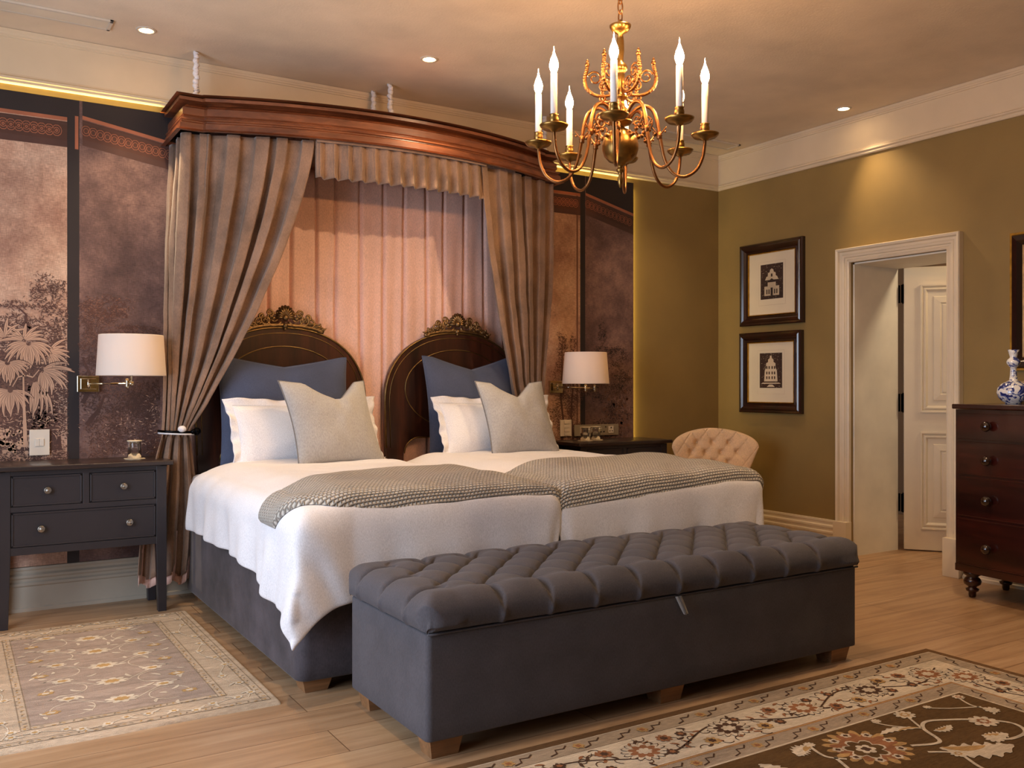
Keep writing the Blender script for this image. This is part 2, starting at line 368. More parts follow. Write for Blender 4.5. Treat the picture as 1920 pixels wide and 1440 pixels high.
# ------------------------------------------------------------------ mural
def mural():
    w=MB(); y=YB-.0185; top=2.747; bot=.236; rnd=random.Random(3)
    mats=[M['mur_l'],M['mur_d'],M['mur_k'],M['mur_o'],M['mur_cu'],M['mur_b'],M['mur_b2'],M['mur_c']]
    def q(x0,x1,z0,z1,m,d=0): w.add([(x0,y-d,z0),(x1,y-d,z0),(x1,y-d,z1),(x0,y-d,z1)],[(0,1,2,3)],m)
    def pl(pts,m,d): w.add([(a,y-d,b) for a,b in pts],[tuple(range(len(pts)))],m)
    X=[(-1.0,.545,0),(.545,.605,2),(.605,1.9,1),(1.9,3.4,0),(3.4,3.965,0),(3.965,4.01,2),(4.01,4.468,1)]
    for a,b,m in X: q(a,b,bot,top,m)
    w.box(-1.0,4.468,y+.0003,y+.005,bot,top,2)
    for xx in (-.9,.5,1.9,3.3,4.3): w.box(xx,xx+.03,y+.004,YB-.0003,bot+.1,bot+.13,2); w.box(xx,xx+.03,y+.004,YB-.0003,1.9,1.93,2)
    # printed cornice of the folding screen
    def band(x0,x1,za,zb,dim=False):
        f=lambda o0,o1,m,d:pl([(x0,za+o0),(x1,zb+o0),(x1,zb+o1),(x0,za+o1)],m,d)
        pl([(x0,za),(x1,zb),(x1,top),(x0,top)],2,.0004)
        f(-.008,.012,4,.0012); f(-.03,-.02,5,.0012); f(-.115,-.012,3,.0006); f(-.15,-.115,5,.0006)
        n_=int((x1-x0)/.036)
        for i_ in range(n_):
            xm=x0+(i_+.5)*.036; zm=za+(zb-za)*(xm-x0)/(x1-x0)-.066
            for rr_,wd_,mm in ((.026,.0030,4),(.015,.0028,4),(.007,.004,4)) if not dim else ((.024,.0022,4),(.013,.002,4)):
                for q_ in range(10):
                    a0_,a1_=q_*.628,(q_+1)*.628
                    pl([(xm+rr_*math.cos(a0_),zm+rr_*1.2*math.sin(a0_)),(xm+rr_*math.cos(a1_),zm+rr_*1.2*math.sin(a1_)),(xm+(rr_-wd_)*math.cos(a1_),zm+(rr_-wd_)*1.2*math.sin(a1_)),(xm+(rr_-wd_)*math.cos(a0_),zm+(rr_-wd_)*1.2*math.sin(a0_))],mm,.0009)
    band(-1.0,.545,2.635,2.635); band(.62,1.30,2.655,2.54,True); band(3.4,3.965,2.60,2.60); band(4.015,4.468,2.61,2.50,True)
    q(.583,.6,2.48,2.66,4,.0012); q(3.93,3.945,bot,2.6,6,.0004)
    def blade(cx,cz,a,L,wd,m,d,bend=0):
        n=5; up=[];dn=[]
        for i in range(n+1):
            t=i/n; ww=wd*math.sin(PI*min(1,t*.9+.06))**.8; aa=a+bend*t; px=cx+L*t*math.cos(aa); pz=cz+L*t*math.sin(aa)
            up.append((px-ww*math.sin(aa),pz+ww*math.cos(aa))); dn.append((px+ww*math.sin(aa),pz-ww*math.cos(aa)))
        pl(up+dn[::-1],m,d)
    def strokes(cx,cz,rx,rz,n,m,d,ln=.009):
        subs=[(.85*math.sqrt(rnd.random())*math.cos(q_*2.4),.85*math.sqrt(rnd.random())*math.sin(q_*2.4)) for q_ in range(9)]
        for _ in range(n):
            sb=subs[int(rnd.random()*len(subs))]
            x=cx+rx*sb[0]+rx*.22*rnd.gauss(0,1); z=cz+rz*sb[1]+rz*.17*rnd.gauss(0,1)
            if x<-.98 or x>4.46 or (.548<x<.603 and m!=2): continue
            if z<bot+.02 or (x<1.02)!=(cx<1.02) : continue
            t=rnd.choice((0,.5,-.5,1.2,-1.2,2.6))+rnd.random()*.5; l=ln*(.5+rnd.random()); k=.0020
            c,s_=math.cos(t),math.sin(t)
            pl([(x-l*c,z-l*s_),(x+k*s_,z-k*c),(x+l*c,z+l*s_),(x-k*s_,z+k*c)],m,d+rnd.random()*.0003)
    def tree(blobs,den,m,d):
        for cx,cz,rx,rz in blobs: strokes(cx,cz,rx,rz,int(den*rx*rz*PI),m,d)
    def branch(pts,wd,m,d):
        n=len(pts)
        for i in range(n-1):
            (a,b),(c,e)=pts[i],pts[i+1]; L=math.hypot(c-a,e-b); nx,nz=-(e-b)/L,(c-a)/L; w0=wd*(1-i/n); w1=wd*(1-(i+1)/n)+.001
            pl([(a-nx*w0,b-nz*w0),(c-nx*w1,e-nz*w1),(c+nx*w1,e+nz*w1),(a+nx*w0,b+nz*w0)],m,d)
    L1=[(.30,1.62,.10,.03),(.45,1.70,.10,.10),(.50,1.55,.10,.14),(.33,1.52,.13,.06),(.20,1.50,.12,.05),(.42,1.40,.14,.12),(.50,1.25,.10,.2),(.25,1.35,.2,.12),(.3,1.15,.3,.15),(.40,1.0,.18,.16),(.2,.95,.25,.16),(.0,1.4,.25,.16),(-.1,1.1,.3,.3),(.45,.8,.12,.12),(.3,.6,.4,.3)]
    tree(L1,9500,5,.0016); tree(L1,4200,6,.0014); tree([(.49,1.55,.07,.2),(.3,.95,.3,.2),(.45,1.2,.1,.3)],1500,7,.0018)
    branch([(.44,1.36),(.40,1.45),(.37,1.50),(.345,1.53),(.35,1.57),(.32,1.60),(.29,1.62)],.011,5,.002); branch([(.37,1.5),(.33,1.515),(.30,1.53)],.006,5,.002)
    L2=[(.75,1.62,.13,.07),(.66,1.58,.06,.12),(.78,1.52,.12,.04),(.93,1.50,.15,.04),(.66,1.42,.07,.12),(.70,1.25,.11,.12),(.8,1.1,.2,.10),(.9,1.0,.14,.2),(.72,.9,.12,.16),(.95,1.15,.1,.1),(.95,.85,.12,.14),(.85,.55,.3,.25)]
    tree(L2,9000,5,.0016); tree(L2,5200,6,.0014); tree([(.95,1.0,.1,.2),(.85,.9,.15,.15)],700,0,.0018)
    branch([(.84,1.40),(.86,1.46),(.88,1.50)],.008,5,.002); branch([(.62,1.1),(.66,1.18),(.66,1.25),(.62,1.35)],.012,5,.002); branch([(.64,.98),(.70,1.06),(.73,1.14)],.012,5,.002)
    pl([(.30,.85),(.52,.85),(.50,1.1),(.36,1.2)],5,.0010)
    pl([(-.3,.9),(.1,.8),(.5,1.0),(.48,1.3),(.33,1.33),(.1,1.45),(-.3,1.4)],6,.0010)
    def palmhead(cx,cz,r_,a0,a1,n,bend=0):
        for i in range(n):
            t=i/(n-1); a=a0+(a1-a0)*t; L=r_*(.8+.35*rnd.random()); a=R(a+rnd.uniform(-5,5))
            bd=bend*(-1 if math.cos(a)>0 else 1)*(1.0 if abs(math.cos(a))>.2 else .2)
            x=cx+.012*math.cos(a); z=cz+.012*math.sin(a)
            blade(x,z,a,L*1.03,.0118,5,.0022+.00002*i,bd); blade(x,z,a,L,.0076,7,.0023+.00002*i,bd); blade(x,z,a,L*.92,.0009,5,.00255+.00002*i,bd)
    for (a,b,r_,lo,hi,n) in ((.36,1.42,.115,-190,10,17),(.34,1.43,.10,20,165,9),(.262,1.315,.10,-200,20,17),(.455,1.37,.095,-80,60,9),(.42,1.275,.13,-110,40,15),(.275,1.17,.115,-190,0,15),(.385,1.225,.19,-95,-40,6),(.25,1.44,.11,30,190,9),(.05,1.2,.14,-190,10,17),(-.05,1.05,.12,-190,10,17)):
        palmhead(a,b,r_,lo,hi,n,.42)
    branch([(.345,.87),(.342,1.0),(.338,1.1),(.335,1.26)],.010,7,.0035); branch([(.345,1.25),(.31,1.24),(.285,1.19)],.004,7,.0035); branch([(.35,1.25),(.38,1.24),(.41,1.28)],.004,7,.0035)
    for _ in range(60):
        cx=.22+rnd.random()*.16; cz=.84+rnd.random()*.12; r_=.006+.007*rnd.random(); pl([(cx+r_*math.cos(a*PI/3),cz+r_*math.sin(a*PI/3)) for a in range(6)],7,.0024)
    Rr=[(3.80,1.48,.05,.12),(3.90,1.50,.04,.07),(3.82,1.3,.1,.14),(3.9,1.15,.1,.12),(3.8,1.0,.12,.15),(3.9,.85,.1,.12),(3.75,.6,.3,.25)]
    tree(Rr,9000,5,.0016); tree(Rr,5000,6,.0014)
    Rd=[(4.17,1.58,.045,.1),(4.17,1.45,.1,.06),(4.30,1.42,.1,.08),(4.1,1.3,.1,.1),(4.35,1.25,.1,.08),(4.2,1.15,.2,.08),(4.3,.95,.15,.16),(4.15,.85,.14,.1)]
    tree(Rd,7000,2,.0016); tree(Rd,2600,6,.0018); tree([(4.36,1.0,.1,.16),(4.3,1.35,.14,.1)],2200,6,.002)
    for _ in range(46):
        cx=4.18+rnd.random()*.24; cz=.80+rnd.random()*.36; r_=.008+.010*rnd.random(); pl([(cx+r_*math.cos(a*PI/3),cz+r_*math.sin(a*PI/3)) for a in range(6)],6,.0024)
    branch([(3.80,.75),(3.81,.95),(3.79,1.1),(3.80,1.3),(3.80,1.5)],.012,5,.002); branch([(3.90,.8),(3.88,1.0),(3.9,1.2),(3.9,1.45)],.010,5,.002)
    o=w.build('wall_mural',mats); tag(o,'sepia painted mural of palms and trees on folding screen panels across the back wall','mural')
mural()
# ------------------------------------------------------------------ pelmet, drapes
BX=2.275
def bow(x,off=0): return 4.80+off+.235*((x-BX)/1.10)**2
def pelmet():
    th=thing('canopy_pelmet','bowed mahogany crown pelmet hung above the two beds','bed canopy',(BX,YB-.05,2.53))
    path=[(1.045,YB-.004),(1.045,5.05),(1.165,5.05)]
    n=40; path+=[(1.175+(3.375-1.175)*i/n,bow(1.175+(3.375-1.175)*i/n)-.0) for i in range(n+1)]
    path+=[(3.385,5.05),(3.505,5.05),(3.505,YB-.004)]
    path=path[::-1]     # outward = right of travel
    DZP=.0
    pr=[(-.02,2.53),(.004,2.53),(.006,2.536),(.0,2.545),(.002,2.575),(.012,2.583),(.012,2.588),(.004,2.593),(.006,2.60),(.022,2.606),(.026,2.616),(.018,2.622),(.02,2.66),(.03,2.666),(.034,2.674),(.042,2.68),(.06,2.69),(.07,2.702),(.066,2.708),(.074,2.714),(.074,2.724),(-.02,2.724)]
    pr=[(a,2.558+(b-2.53)*1.0) for a,b in pr]
    MB().sweep(pr,path[::-1][::-1]).build('crown_moulding',M['mahog'],th)
    poly=[(max(1.03,min(3.52,x)),y-.0) for x,y in path]
    b=MB(); b.prism([(x,y+(.0 if y>5.4 else .01)) for x,y in poly],lambda p,s:(p[0],p[1],2.742 if s else 2.725)); b.build('top_board',M['mahog'],th)
    # ruched suspension cords
    for (x,y) in ((1.18,5.28),(2.335,5.22),(2.30,5.40),(3.53,5.28)):
        c=MB(); n=70; rr=random.Random(int(x*100+y*7)); ph=rr.random()*6
        pts=[(x+.004*math.sin(i*.9+ph),y+.004*math.cos(i*1.1),2.70+(CZ-.002-2.70)*i/n) for i in range(n+1)]
        c.tube(pts,lambda t:.011+.005*abs(math.sin(t*46+ph))+.004*math.sin(t*97),10)
        c.build('suspension_cord',M['white'],th,label='ruched white fabric cord')
pelmet()
def wr(p,s,a):
    return noise.noise(Vector(p)*s)*a
def curtain(name,label,top,tie,tiew,N,zt,ztie,zb,grp,mirror=False,flare=.16,lining=True):
    """top: function u->(x,y,nx,ny)"""
    th=thing(name,label,'curtain',(tie[0],tie[1],zb),grp)
    nu=360; nv=90; ktie=.80
    def f(u,v):
        tx,ty,nx,ny=top(u); s=math.sin
        ph=2*PI*N*(u+.016*s(2*PI*2.3*u+1)+.010*s(2*PI*5.1*u))
        sq=math.tanh(2.4*s(ph))/.98; lat=s(2*ph)
        if v<=ktie:
            k=v/ktie; z=zt+(ztie-zt)*k
            pr=k**1.45 if True else k
            e=u if not mirror else 1-u
            bx=tie[0]+tiew*(u-.5); by=tie[1]
            pr=pr*(1) ; pr=min(1,pr)
            x=tx+(bx-tx)*pr; y=ty+(by-ty)*(k**1.3)
            A=.016+.022*min(1,k*3)*(1-k*.35)+.004*s(5*ph*.3+9*k); L=.012*(1-pr*.75)
            nn=Vector((nx*(1-pr)+0*pr,ny*(1-pr)-pr)); nn.normalize()
            A*=(1-.25*pr)
            x+=nn.x*A*sq - nn.y*L*lat*-1; y+=nn.y*A*sq + nn.x*L*lat*-1
            b=math.exp(-((k-1)/.06)**2)
            x+=(bx-x)*0; y+=b*.015*abs(2*u-1)**2
        else:
            k=(v-ktie)/(1-ktie); z=ztie+(zb-ztie)*k
            bx=tie[0]+(tiew+flare*min(1,k*1.8))*(u-.5)-(.05*k if not mirror else -.02*k); by=tie[1]+.02*k
            A=.022+.02*min(1,k*2.5); q2=math.tanh(1.6*s(ph*.5+.8)); A*=.8; x=bx+.004*lat; y=by-A*q2-.006*sq
            z+=.02*s(ph*.5)*k
        d=wr((x*1.0,y,z*.6),9,.006)+wr((x,y,z),26,.0018)
        return (x+d*.5,y-d,z)
    w=MB(); w.grid(f,nu,nv); w.build('velvet_drape',M['velvet'],th,solid=.004)
    if lining:
        l=MB(); l.grid(lambda u,v:(lambda p:(p[0]+.004,p[1]+.012,p[2]-.05))(f(u,.93+.07*v)),nu//2,8); l.build('lining',M['pink'],th,solid=.003,label='pale pink lining at the hem')
    return th
zt=2.556
def toppath(pts):
    P=[Vector(p) for p in pts]; L=[0]
    for i in range(1,len(P)): L.append(L[-1]+(P[i]-P[i-1]).length)
    def g(u):
        s=u*L[-1]
        for i in range(1,len(P)):
            if s<=L[i]+1e-9: break
        t=(s-L[i-1])/(L[i]-L[i-1]); p=P[i-1].lerp(P[i],t); d=(P[i]-P[i-1]).normalized(); n=Vector((d.y,-d.x))
        return (p.x,p.y,n.x,n.y)
    return g
lp=[(1.085,5.42),(1.085,5.10),(1.12,5.085),(1.19,5.08)]+[(1.19+.055*i,bow(1.19+.055*i,.045)) for i in range(1,11)]
rp=[(2.80+.055*i,bow(2.80+.055*i,.045)) for i in range(0,11)]+[(3.38,5.08),(3.44,5.085),(3.47,5.10),(3.47,5.42)]
curtain('bed_curtain','taupe velvet bed curtain swept left and gathered in a black holdback',toppath(lp),(1.06,5.22),(.145),7.5,zt,.945,.16,'velvet bed curtains')
curtain('bed_curtain','taupe velvet bed curtain drawn right behind the right bed, beside the small lamp',toppath(rp),(3.40,5.22),.145,7.5,zt,.80,.45,'velvet bed curtains',mirror=True,lining=False)
# valance
def valance():
    w=MB(); N=14
    def f(u,v):
        x=1.735+(2.815-1.735)*u; ph=2*PI*N*u; sq=math.tanh(3*math.sin(ph)); L=.010*math.sin(2*ph)
        y=bow(x,.03)-(.008+.014*v)*sq; z=zt-.205*v+.004*math.sin(ph)*v
        d=wr((x,y,z),14,.008); return (x+L,y+d,z)
    w.grid(f,420,14); w.tube([(1.735+(2.815-1.735)*i/60,bow(1.735+(2.815-1.735)*i/60,.008),2.552) for i in range(61)],.005)
    o=w.build('valance',M['velvet'],solid=.004); tag(o,'short pleated taupe velvet valance between the two bed curtains under the pelmet','valance')
valance()
def pinkdrape():
    w=MB(); x0,x1=1.16,3.42; N=15; rr=random.Random(5); off=[rr.uniform(-.35,.35) for _ in range(N+2)]; dr=[rr.uniform(-.3,.3) for _ in range(N+2)]
    def f(u,v):
        s=u*N; i=int(min(N-1,math.floor(s))); t=s-i
        c=1-abs(2*t-1); b=min(1,c*5)**.6
        x=x0+(x1-x0)*(u+ (off[i]*(1-t)+off[i+1]*t)*.25/N + (dr[i]*(1-t)+dr[i+1]*t)*.5*v/N)
        y=5.45-.010-.030*b-.012*math.sin(2*PI*(t*1.0+.2*off[i])+2*v)*b*v
        x+=.012*math.sin(PI*2*t)*(.5+v)*.6
        z=2.52+(.25-2.52)*v
        return (x,y-wr((x*2,0,z*.5),5,.006),z)
    w.grid(f,450,40); o=w.build('backdrop_drape',M['pink'],solid=.003); tag(o,'pale pink pleated drape hanging behind the two headboards','drape')
pinkdrape()
# holdback
def holdback():
    th=thing('curtain_holdback','black and white curtain holdback round the left bed curtain','curtain holdback',(1.2,5.46,.94))
    w=MB(); pts=[]
    for i in range(33):
        a=PI*(1.08-1.16*i/32); pts.append((1.06+.095*math.cos(a),5.20-.075*math.sin(a),.945-.005*math.cos(a)))
    w.tube(pts,.007,10); w.tube([(1.155,5.2,.945),(1.175,5.3,.945),(1.19,5.47,.945)],.006,8); w.build('arm',M['black'],th)
    w=MB(); w.tube([(p[0],p[1]-.003,p[2]-.011) for p in pts],.0045,8); w.build('cord',M['white'],th,label='white cord below the arm')
    w=MB(); w.sphere((1.155,5.155,.945),.022,10); w.sphere((1.132,5.14,.945),.014,8); w.build('end_ball',M['black'],th)
    w=MB(); w.sphere((1.07,5.117,.962),.022,10,sz=.8); w.build('knob',M['white'],th,label='small white knob')
holdback()
# ------------------------------------------------------------------ beds
def rbox(x0,x1,y0,y1,z0,z1,r,n=6,bulge=0,zr=.02,m=0,w=None):
    w=w or MB(); rings=[]
    zs=[z0,z0+zr*.3,z0+zr]+[z0+zr+(z1-z0-2*zr)*i/6 for i in range(1,6)]+[z1-zr,z1-zr*.3,z1]
    ins=[zr,zr*.3,0]+[0]*5+[0,zr*.3,zr]
    P=[]
    for (cx,cy,a0) in ((x1-r,y1-r,0),(x0+r,y1-r,90),(x0+r,y0+r,180),(x1-r,y0+r,270)):
        for i in range(n+1):
            a=R(a0+90*i/n); P.append((cx,cy,math.cos(a),math.sin(a)))
    vs=[]
    for z,i_ in zip(zs,ins):
        k=(z-z0)/(z1-z0); b=bulge*math.sin(PI*k)
        for cx,cy,c,s in P: vs.append((cx+c*(r-i_+b),cy+s*(r-i_+b),z))
    L=len(P); fs=[]
    for j in range(len(zs)-1):
        for i in range(L): fs.append((j*L+i,j*L+(i+1)%L,(j+1)*L+(i+1)%L,(j+1)*L+i))
    fs.append(list(range(L))[::-1]); fs.append([(len(zs)-1)*L+i for i in range(L)])
    w.add(vs,fs,m,True); return w
BXL=1.135; BW=1.135; BYF=3.395; BYH=5.34
def spiral(c,r0,turns,dirn,a0,n=26,k=.75):
    pts=[]
    for i in range(n+1):
        t=i/n; rr=r0*(1-k*t); a=a0+dirn*turns*2*PI*t; pts.append((c[0]+rr*math.cos(a),c[1],c[2]+rr*math.sin(a)))
    return pts
def bed():
    th=thing('twin_bed','left of the two beds, charcoal velvet base with arched walnut headboard','bed',(BXL+BW/2,(BYF+BYH)/2,0),'twin beds pushed together')
    rbox(BXL,BXL+BW,BYF,BYH,.055,.405,.05,zr=.012).build('bed_base',M['bedbase'],th)
    for x in (BXL+.03,BXL+BW-.15):
        for y in (BYF+.03,BYH-.15):
            w=MB(); vs=[(x,y,.056),(x+.12,y,.056),(x+.12,y+.12,.056),(x,y+.12,.056),(x+.015,y+.015,0),(x+.105,y+.015,0),(x+.105,y+.105,0),(x+.015,y+.105,0)]
            w.add(vs,[(0,1,2,3),(4,7,6,5),(0,4,5,1),(1,5,6,2),(2,6,7,3),(3,7,4,0)]); w.build('foot',M['foot'],th)
    m=rbox(BXL+.01,BXL+BW-.01,BYF+.02,BYH-.01,.405,.705,.07,bulge=.008,zr=.035); 
    m.build('mattress',M['white'],th,subd=1)
    # headboard : arched board with cut-out foot
    cx=BXL+BW/2+.005; y0=5.352; HW=.52
    def arch(hw,zt_,zs,n=40,e=2.25):
        p=[]
        for i in range(n+1):
            a=PI*i/n; c,s=math.cos(a),math.sin(a)
            p.append((cx+hw*math.copysign(abs(c)**(2/e),c), zs+(zt_-zs)*abs(s)**(2/e)))
        return p
    out=[(cx+HW-.03,.12),(cx+HW-.03,.5),(cx+HW-.01,.8)]+arch(HW,1.545,1.08)+[(cx-HW+.01,.8),(cx-HW+.03,.5),(cx-HW+.03,.12)]
    inn=[(cx-.385,.12),(cx-.385,.76)]+[(cx-.385+.10*(1-math.cos(R(a))),.76+.10*math.sin(R(a))) for a in (20,40,60,80,90)]+[(cx+.285,.86)]+[(cx+.385-.10*(1-math.cos(R(a))),.76+.10*math.sin(R(a))) for a in (80,60,40,20)]+[(cx+.385,.76),(cx+.385,.12)]
    w=MB(); w.prism(out+inn,lambda p,s:(p[0],y0 if s else y0+.035,p[1]))
    hb=w.build('headboard',M['head'],th,bevel=.004)
    g=MB(); ar=arch(HW-.004,1.541,1.08); full=[(cx+HW-.013,.8)]+ar+[(cx-HW+.013,.8)]
    g.tube([(x,y0-.003,z) for x,z in full],.006,8); g.tube([(cx+(x-cx)*.94,y0-.002,1.08+(z-1.08)*.93 if z>1.08 else z) for x,z in full],.0025,6)
    g.tube([(p[0]+(.004 if p[0]<cx else -.004),y0-.003,p[1]) for p in inn[1:-1]],.0045,8); g.build('edge_moulding',M['line'],hb,label='thin brass coloured beading along the edge')
    g=MB(); g.tube([(cx+.375*math.cos(2*PI*i/64),y0-.002,1.175+.255*math.sin(2*PI*i/64)) for i in range(64)],.0035,8,closed=True); g.build('oval_inlay',M['line'],hb)
    # carved crest
    c=MB(); zc=lambda x:1.545-.44*(1-(max(0,1-(abs(x)/.52)**2.25))**(1/2.25))
    rail=[(cx+x,y0-.008,zc(x)+.012) for x in [(-.24+.48*i/24) for i in range(25)]]
    c.tube(rail,.012,8)
    for sx in (-1,1):
        for (x,r_,tn,a0,dz,d) in ((.07,.05,1.4,200,.052,1),(.115,.034,1.3,60,.045,-1),(.155,.034,1.4,190,.040,1),(.195,.024,1.2,40,.032,-1),(.225,.018,1.2,200,.022,1),(.095,.026,1.1,270,.085,-1),(.14,.018,1.2,300,.07,1)):
            cc=(cx+sx*x,y0-.012,zc(x)+dz); c.tube([(cx+sx*(p[0]-cx),p[1],p[2]) for p in spiral((cx+x,y0-.012,zc(x)+dz),r_,tn,d,R(a0))],lambda t:.0085*(1-.5*t),8)
            c.sphere(cc,r_*.26,6)
        for k in range(16):
            x=.03+k*.0135; z=zc(x)+.02+.058*math.exp(-(x/.12)**2)*(.6+.4*abs(math.sin(k*1.3)))
            a=R(20+50*math.sin(k*2.1)); L=.026
            c.tube([(cx+sx*x,y0-.01,z),(cx+sx*(x+L*.6*math.cos(a)),y0-.02,z+L*.6*math.sin(a)),(cx+sx*(x+L*math.cos(a)),y0-.012,z+L*math.sin(a))],lambda t:.0075*(1-.75*t)+.001,6)
    for k in range(11):
        a=R(90+(k-5)*20); L=.052
        c.tube([(cx,y0-.014,1.600),(cx+.6*L*math.cos(a),y0-.026,1.606+.7*L*math.sin(a)),(cx+L*math.cos(a),y0-.014,1.608+L*1.15*math.sin(a))],lambda t:.004+.006*t,7)
        c.sphere((cx+L*math.cos(a),y0-.014,1.608+L*1.15*math.sin(a)),.0085,6)
    c.sphere((cx,y0-.016,1.600),.02,8); c.sphere((cx,y0-.012,1.552),.018,8); c.sphere((cx,y0-.012,1.533),.009,6)
    c.build('carved_crest',M['gilt'],hb,label='gilt carved scrollwork crest')
    return th
b1=bed(); loc=b1.location.copy(); b2=copy_tree(b1,(loc.x+1.165,loc.y,0),'right of the two beds, gilt crested headboard beside the small lamp')
# duvets
class Duvet:
    def __init__(s,x0,x1,pl_,pr_,qf,seed,puff=.055,zt_=.725):
        s.x0=x0;s.x1=x1;s.pl=pl_;s.pr=pr_;s.qf=qf;s.seed=seed;s.puff=puff;s.zt=zt_;s.yf=BYF-.01 if seed>5 else BYF-.04;s.yh=4.98;s.R=.085
    def pos(s,p,q,off=0):
        # p: across measured from x0 ; q: from head to foot
        W=s.x1-s.x0; L=s.yh-s.yf; Rr=s.R; a=0; sx=0
        if p<0: a=-p; sx=-1
        elif p>W: a=p-W; sx=1
        b=max(0,q-L); rho=math.hypot(a,b); cx=min(max(p,0),W); cy=min(q,L)
        def hv(r):
            if r<Rr*PI/2: th=r/Rr; return (Rr+off)*math.sin(th),Rr-(Rr+off)*math.cos(th)
            return Rr+off, Rr+(r-Rr*PI/2)
        if rho>1e-6: dx,dy=a/rho*sx,-b/rho
        else: dx=dy=0
        h,v=hv(rho)
        if a>0 and b>0: v=hv((a**3+b**3)**(1/3))[1]
        ph=math.atan2(b,a) if rho>1e-6 else 0
        if a>0 and b>0: h+= .035*(min(1,rho/.45))**1.3*math.exp(-((ph-R(45))/R(26))**2)
        u=min(1,max(0,(p/W))); vq=min(1,q/L)
        edge=min(1,min(u,1-u)/.16); edge=math.sin(PI/2*edge)
        fe=min(1,(1-vq)/.12); pf=s.puff*(.25+.75*edge)*(.35+.65*math.sin(PI/2*fe))
        fade=max(0,1-rho/.14)
        z=s.zt-v+pf*fade
        x=s.x0+cx+dx*h; y=s.yh-cy+dy*h
        if s.pl>.3 and sx<=0 and p<.9:
            be=.55; fa=min(1,rho/.12)
            if a>0 and b>0:
                psi=ph-PI/4
                if psi<0: y+=be*rho*math.sin(-psi)*fa
                else: x+=be*rho*math.sin(psi)*fa
            elif a>0: y+=be*.7071*a*fa*math.exp(-((L-q)/.28)**2)
            elif b>0: x+=be*.7071*b*fa*math.exp(-(p/.28)**2)
        n=noise.noise(Vector((x*3.1+s.seed,y*3.1,z*3)))*.012+noise.noise(Vector((x*9+s.seed,y*9,z*9)))*.004
        if rho>.1:
            k=min(1,(rho-.1)/.2); t=(p*1.0 if b>a else q)
            fl=.012*math.sin(t*13+s.seed)+.008*math.sin(t*29+2)
            x+=dx*fl*k; y+=dy*fl*k
        if off<=0: z+=n*(1 if rho<.1 else .3); x+=dx*n; y+=dy*n
        else: z+=n*.9*(1 if rho<.1 else .3)+.0; x+=dx*n; y+=dy*n
        if y<3.315: y=y+(3.315+(y-3.315)*.25-y)*min(1,max(0,(x-1.10)/.22))
        return (x,y,z)
    def mesh(s,nu=110,nv=120):
        W=s.x1-s.x0; L=s.yh-s.yf; w=MB()
        
        def pt(u,v):
            q=(L+s.qf)*v; k=min(1,max(0,(q-(L-.62))/.62)) if s.pl>.3 else 0; P0=s.pl+.10*k
            p=-P0+(W+P0+s.pr)*u
            if q>L and s.pl>.3: q=L+(q-L)*(1+.10*min(1,max(0,1-(p+P0)/(P0+.12))))
            return s.pos(p,q)
        w.grid(pt,nu,nv); return w
def side_ext(v): return 1
dL=Duvet(BXL+.03,2.215,.335,.20,.40,1.3); dR=Duvet(2.365,3.49,.20,.36,.50,7.7)
o=dL.mesh().build('duvet',M['white'],solid=.018,subd=1); tag(o,'white duvet on the left bed, its corner hanging down in a point','duvet','white duvets')
o=dR.mesh().build('duvet',M['white'],solid=.018,subd=1); tag(o,'white duvet on the right bed, behind the right half of the bench','duvet','white duvets')
# knitted throws
def throw(D,p0,p1,q0,q1,label,fq=None):
    w=MB(); th=.024
    def top(u,v):
        p=p0+(p1-p0)*u; qa,qb=(fq(u) if fq else (q0,q1)); q=qa+(qb-qa)*v
        ev=min(1,min(v,1-v)*9,min(u,1-u)*16); r_=.012+th*math.sqrt(max(0,1-(1-ev)**2))
        fold=.006*math.sin(v*PI*2*1.5)
        return D.pos(p,q,r_+fold*ev)
    def bot(u,v):
        p=p0+(p1-p0)*u; qa,qb=(fq(u) if fq else (q0,q1)); q=qa+(qb-qa)*v; return D.pos(p,q,.0105)
    w.grid(top,120,44); w.grid(bot,60,22,flip=True)
    def uvf(u,v):
        qa,qb=(fq(u) if fq else (q0,q1)); return (p0+(p1-p0)*u,qa+(qb-qa)*v)
    w.uv=[uvf(i/120,j/44) for j in range(45) for i in range(121)]+[uvf(i/60,j/22) for j in range(23) for i in range(61)]
    o=w.build('knitted_throw',M['knit']); tag(o,label,'throw blanket','knitted throws across the beds'); return o
throw(dL,-.13,1.15,0,0,'grey chunky knit throw across the left bed, its end hanging over the side',lambda u:(1.05+.26*(1-u)**2-.12*u,1.545+.165*math.sin(PI/2*min(1,u/.35))+.02*math.sin(u*5)))
throw(dR,-.09,1.45,0,0,'grey chunky knit throw across the right bed, reaching toward the tufted chair',lambda u:(.90+.22*(1-u)**2+.05*u,1.74+.02*math.sin(u*4+1)-.06*u-.10*max(0,(u-.8)/.2)**2))
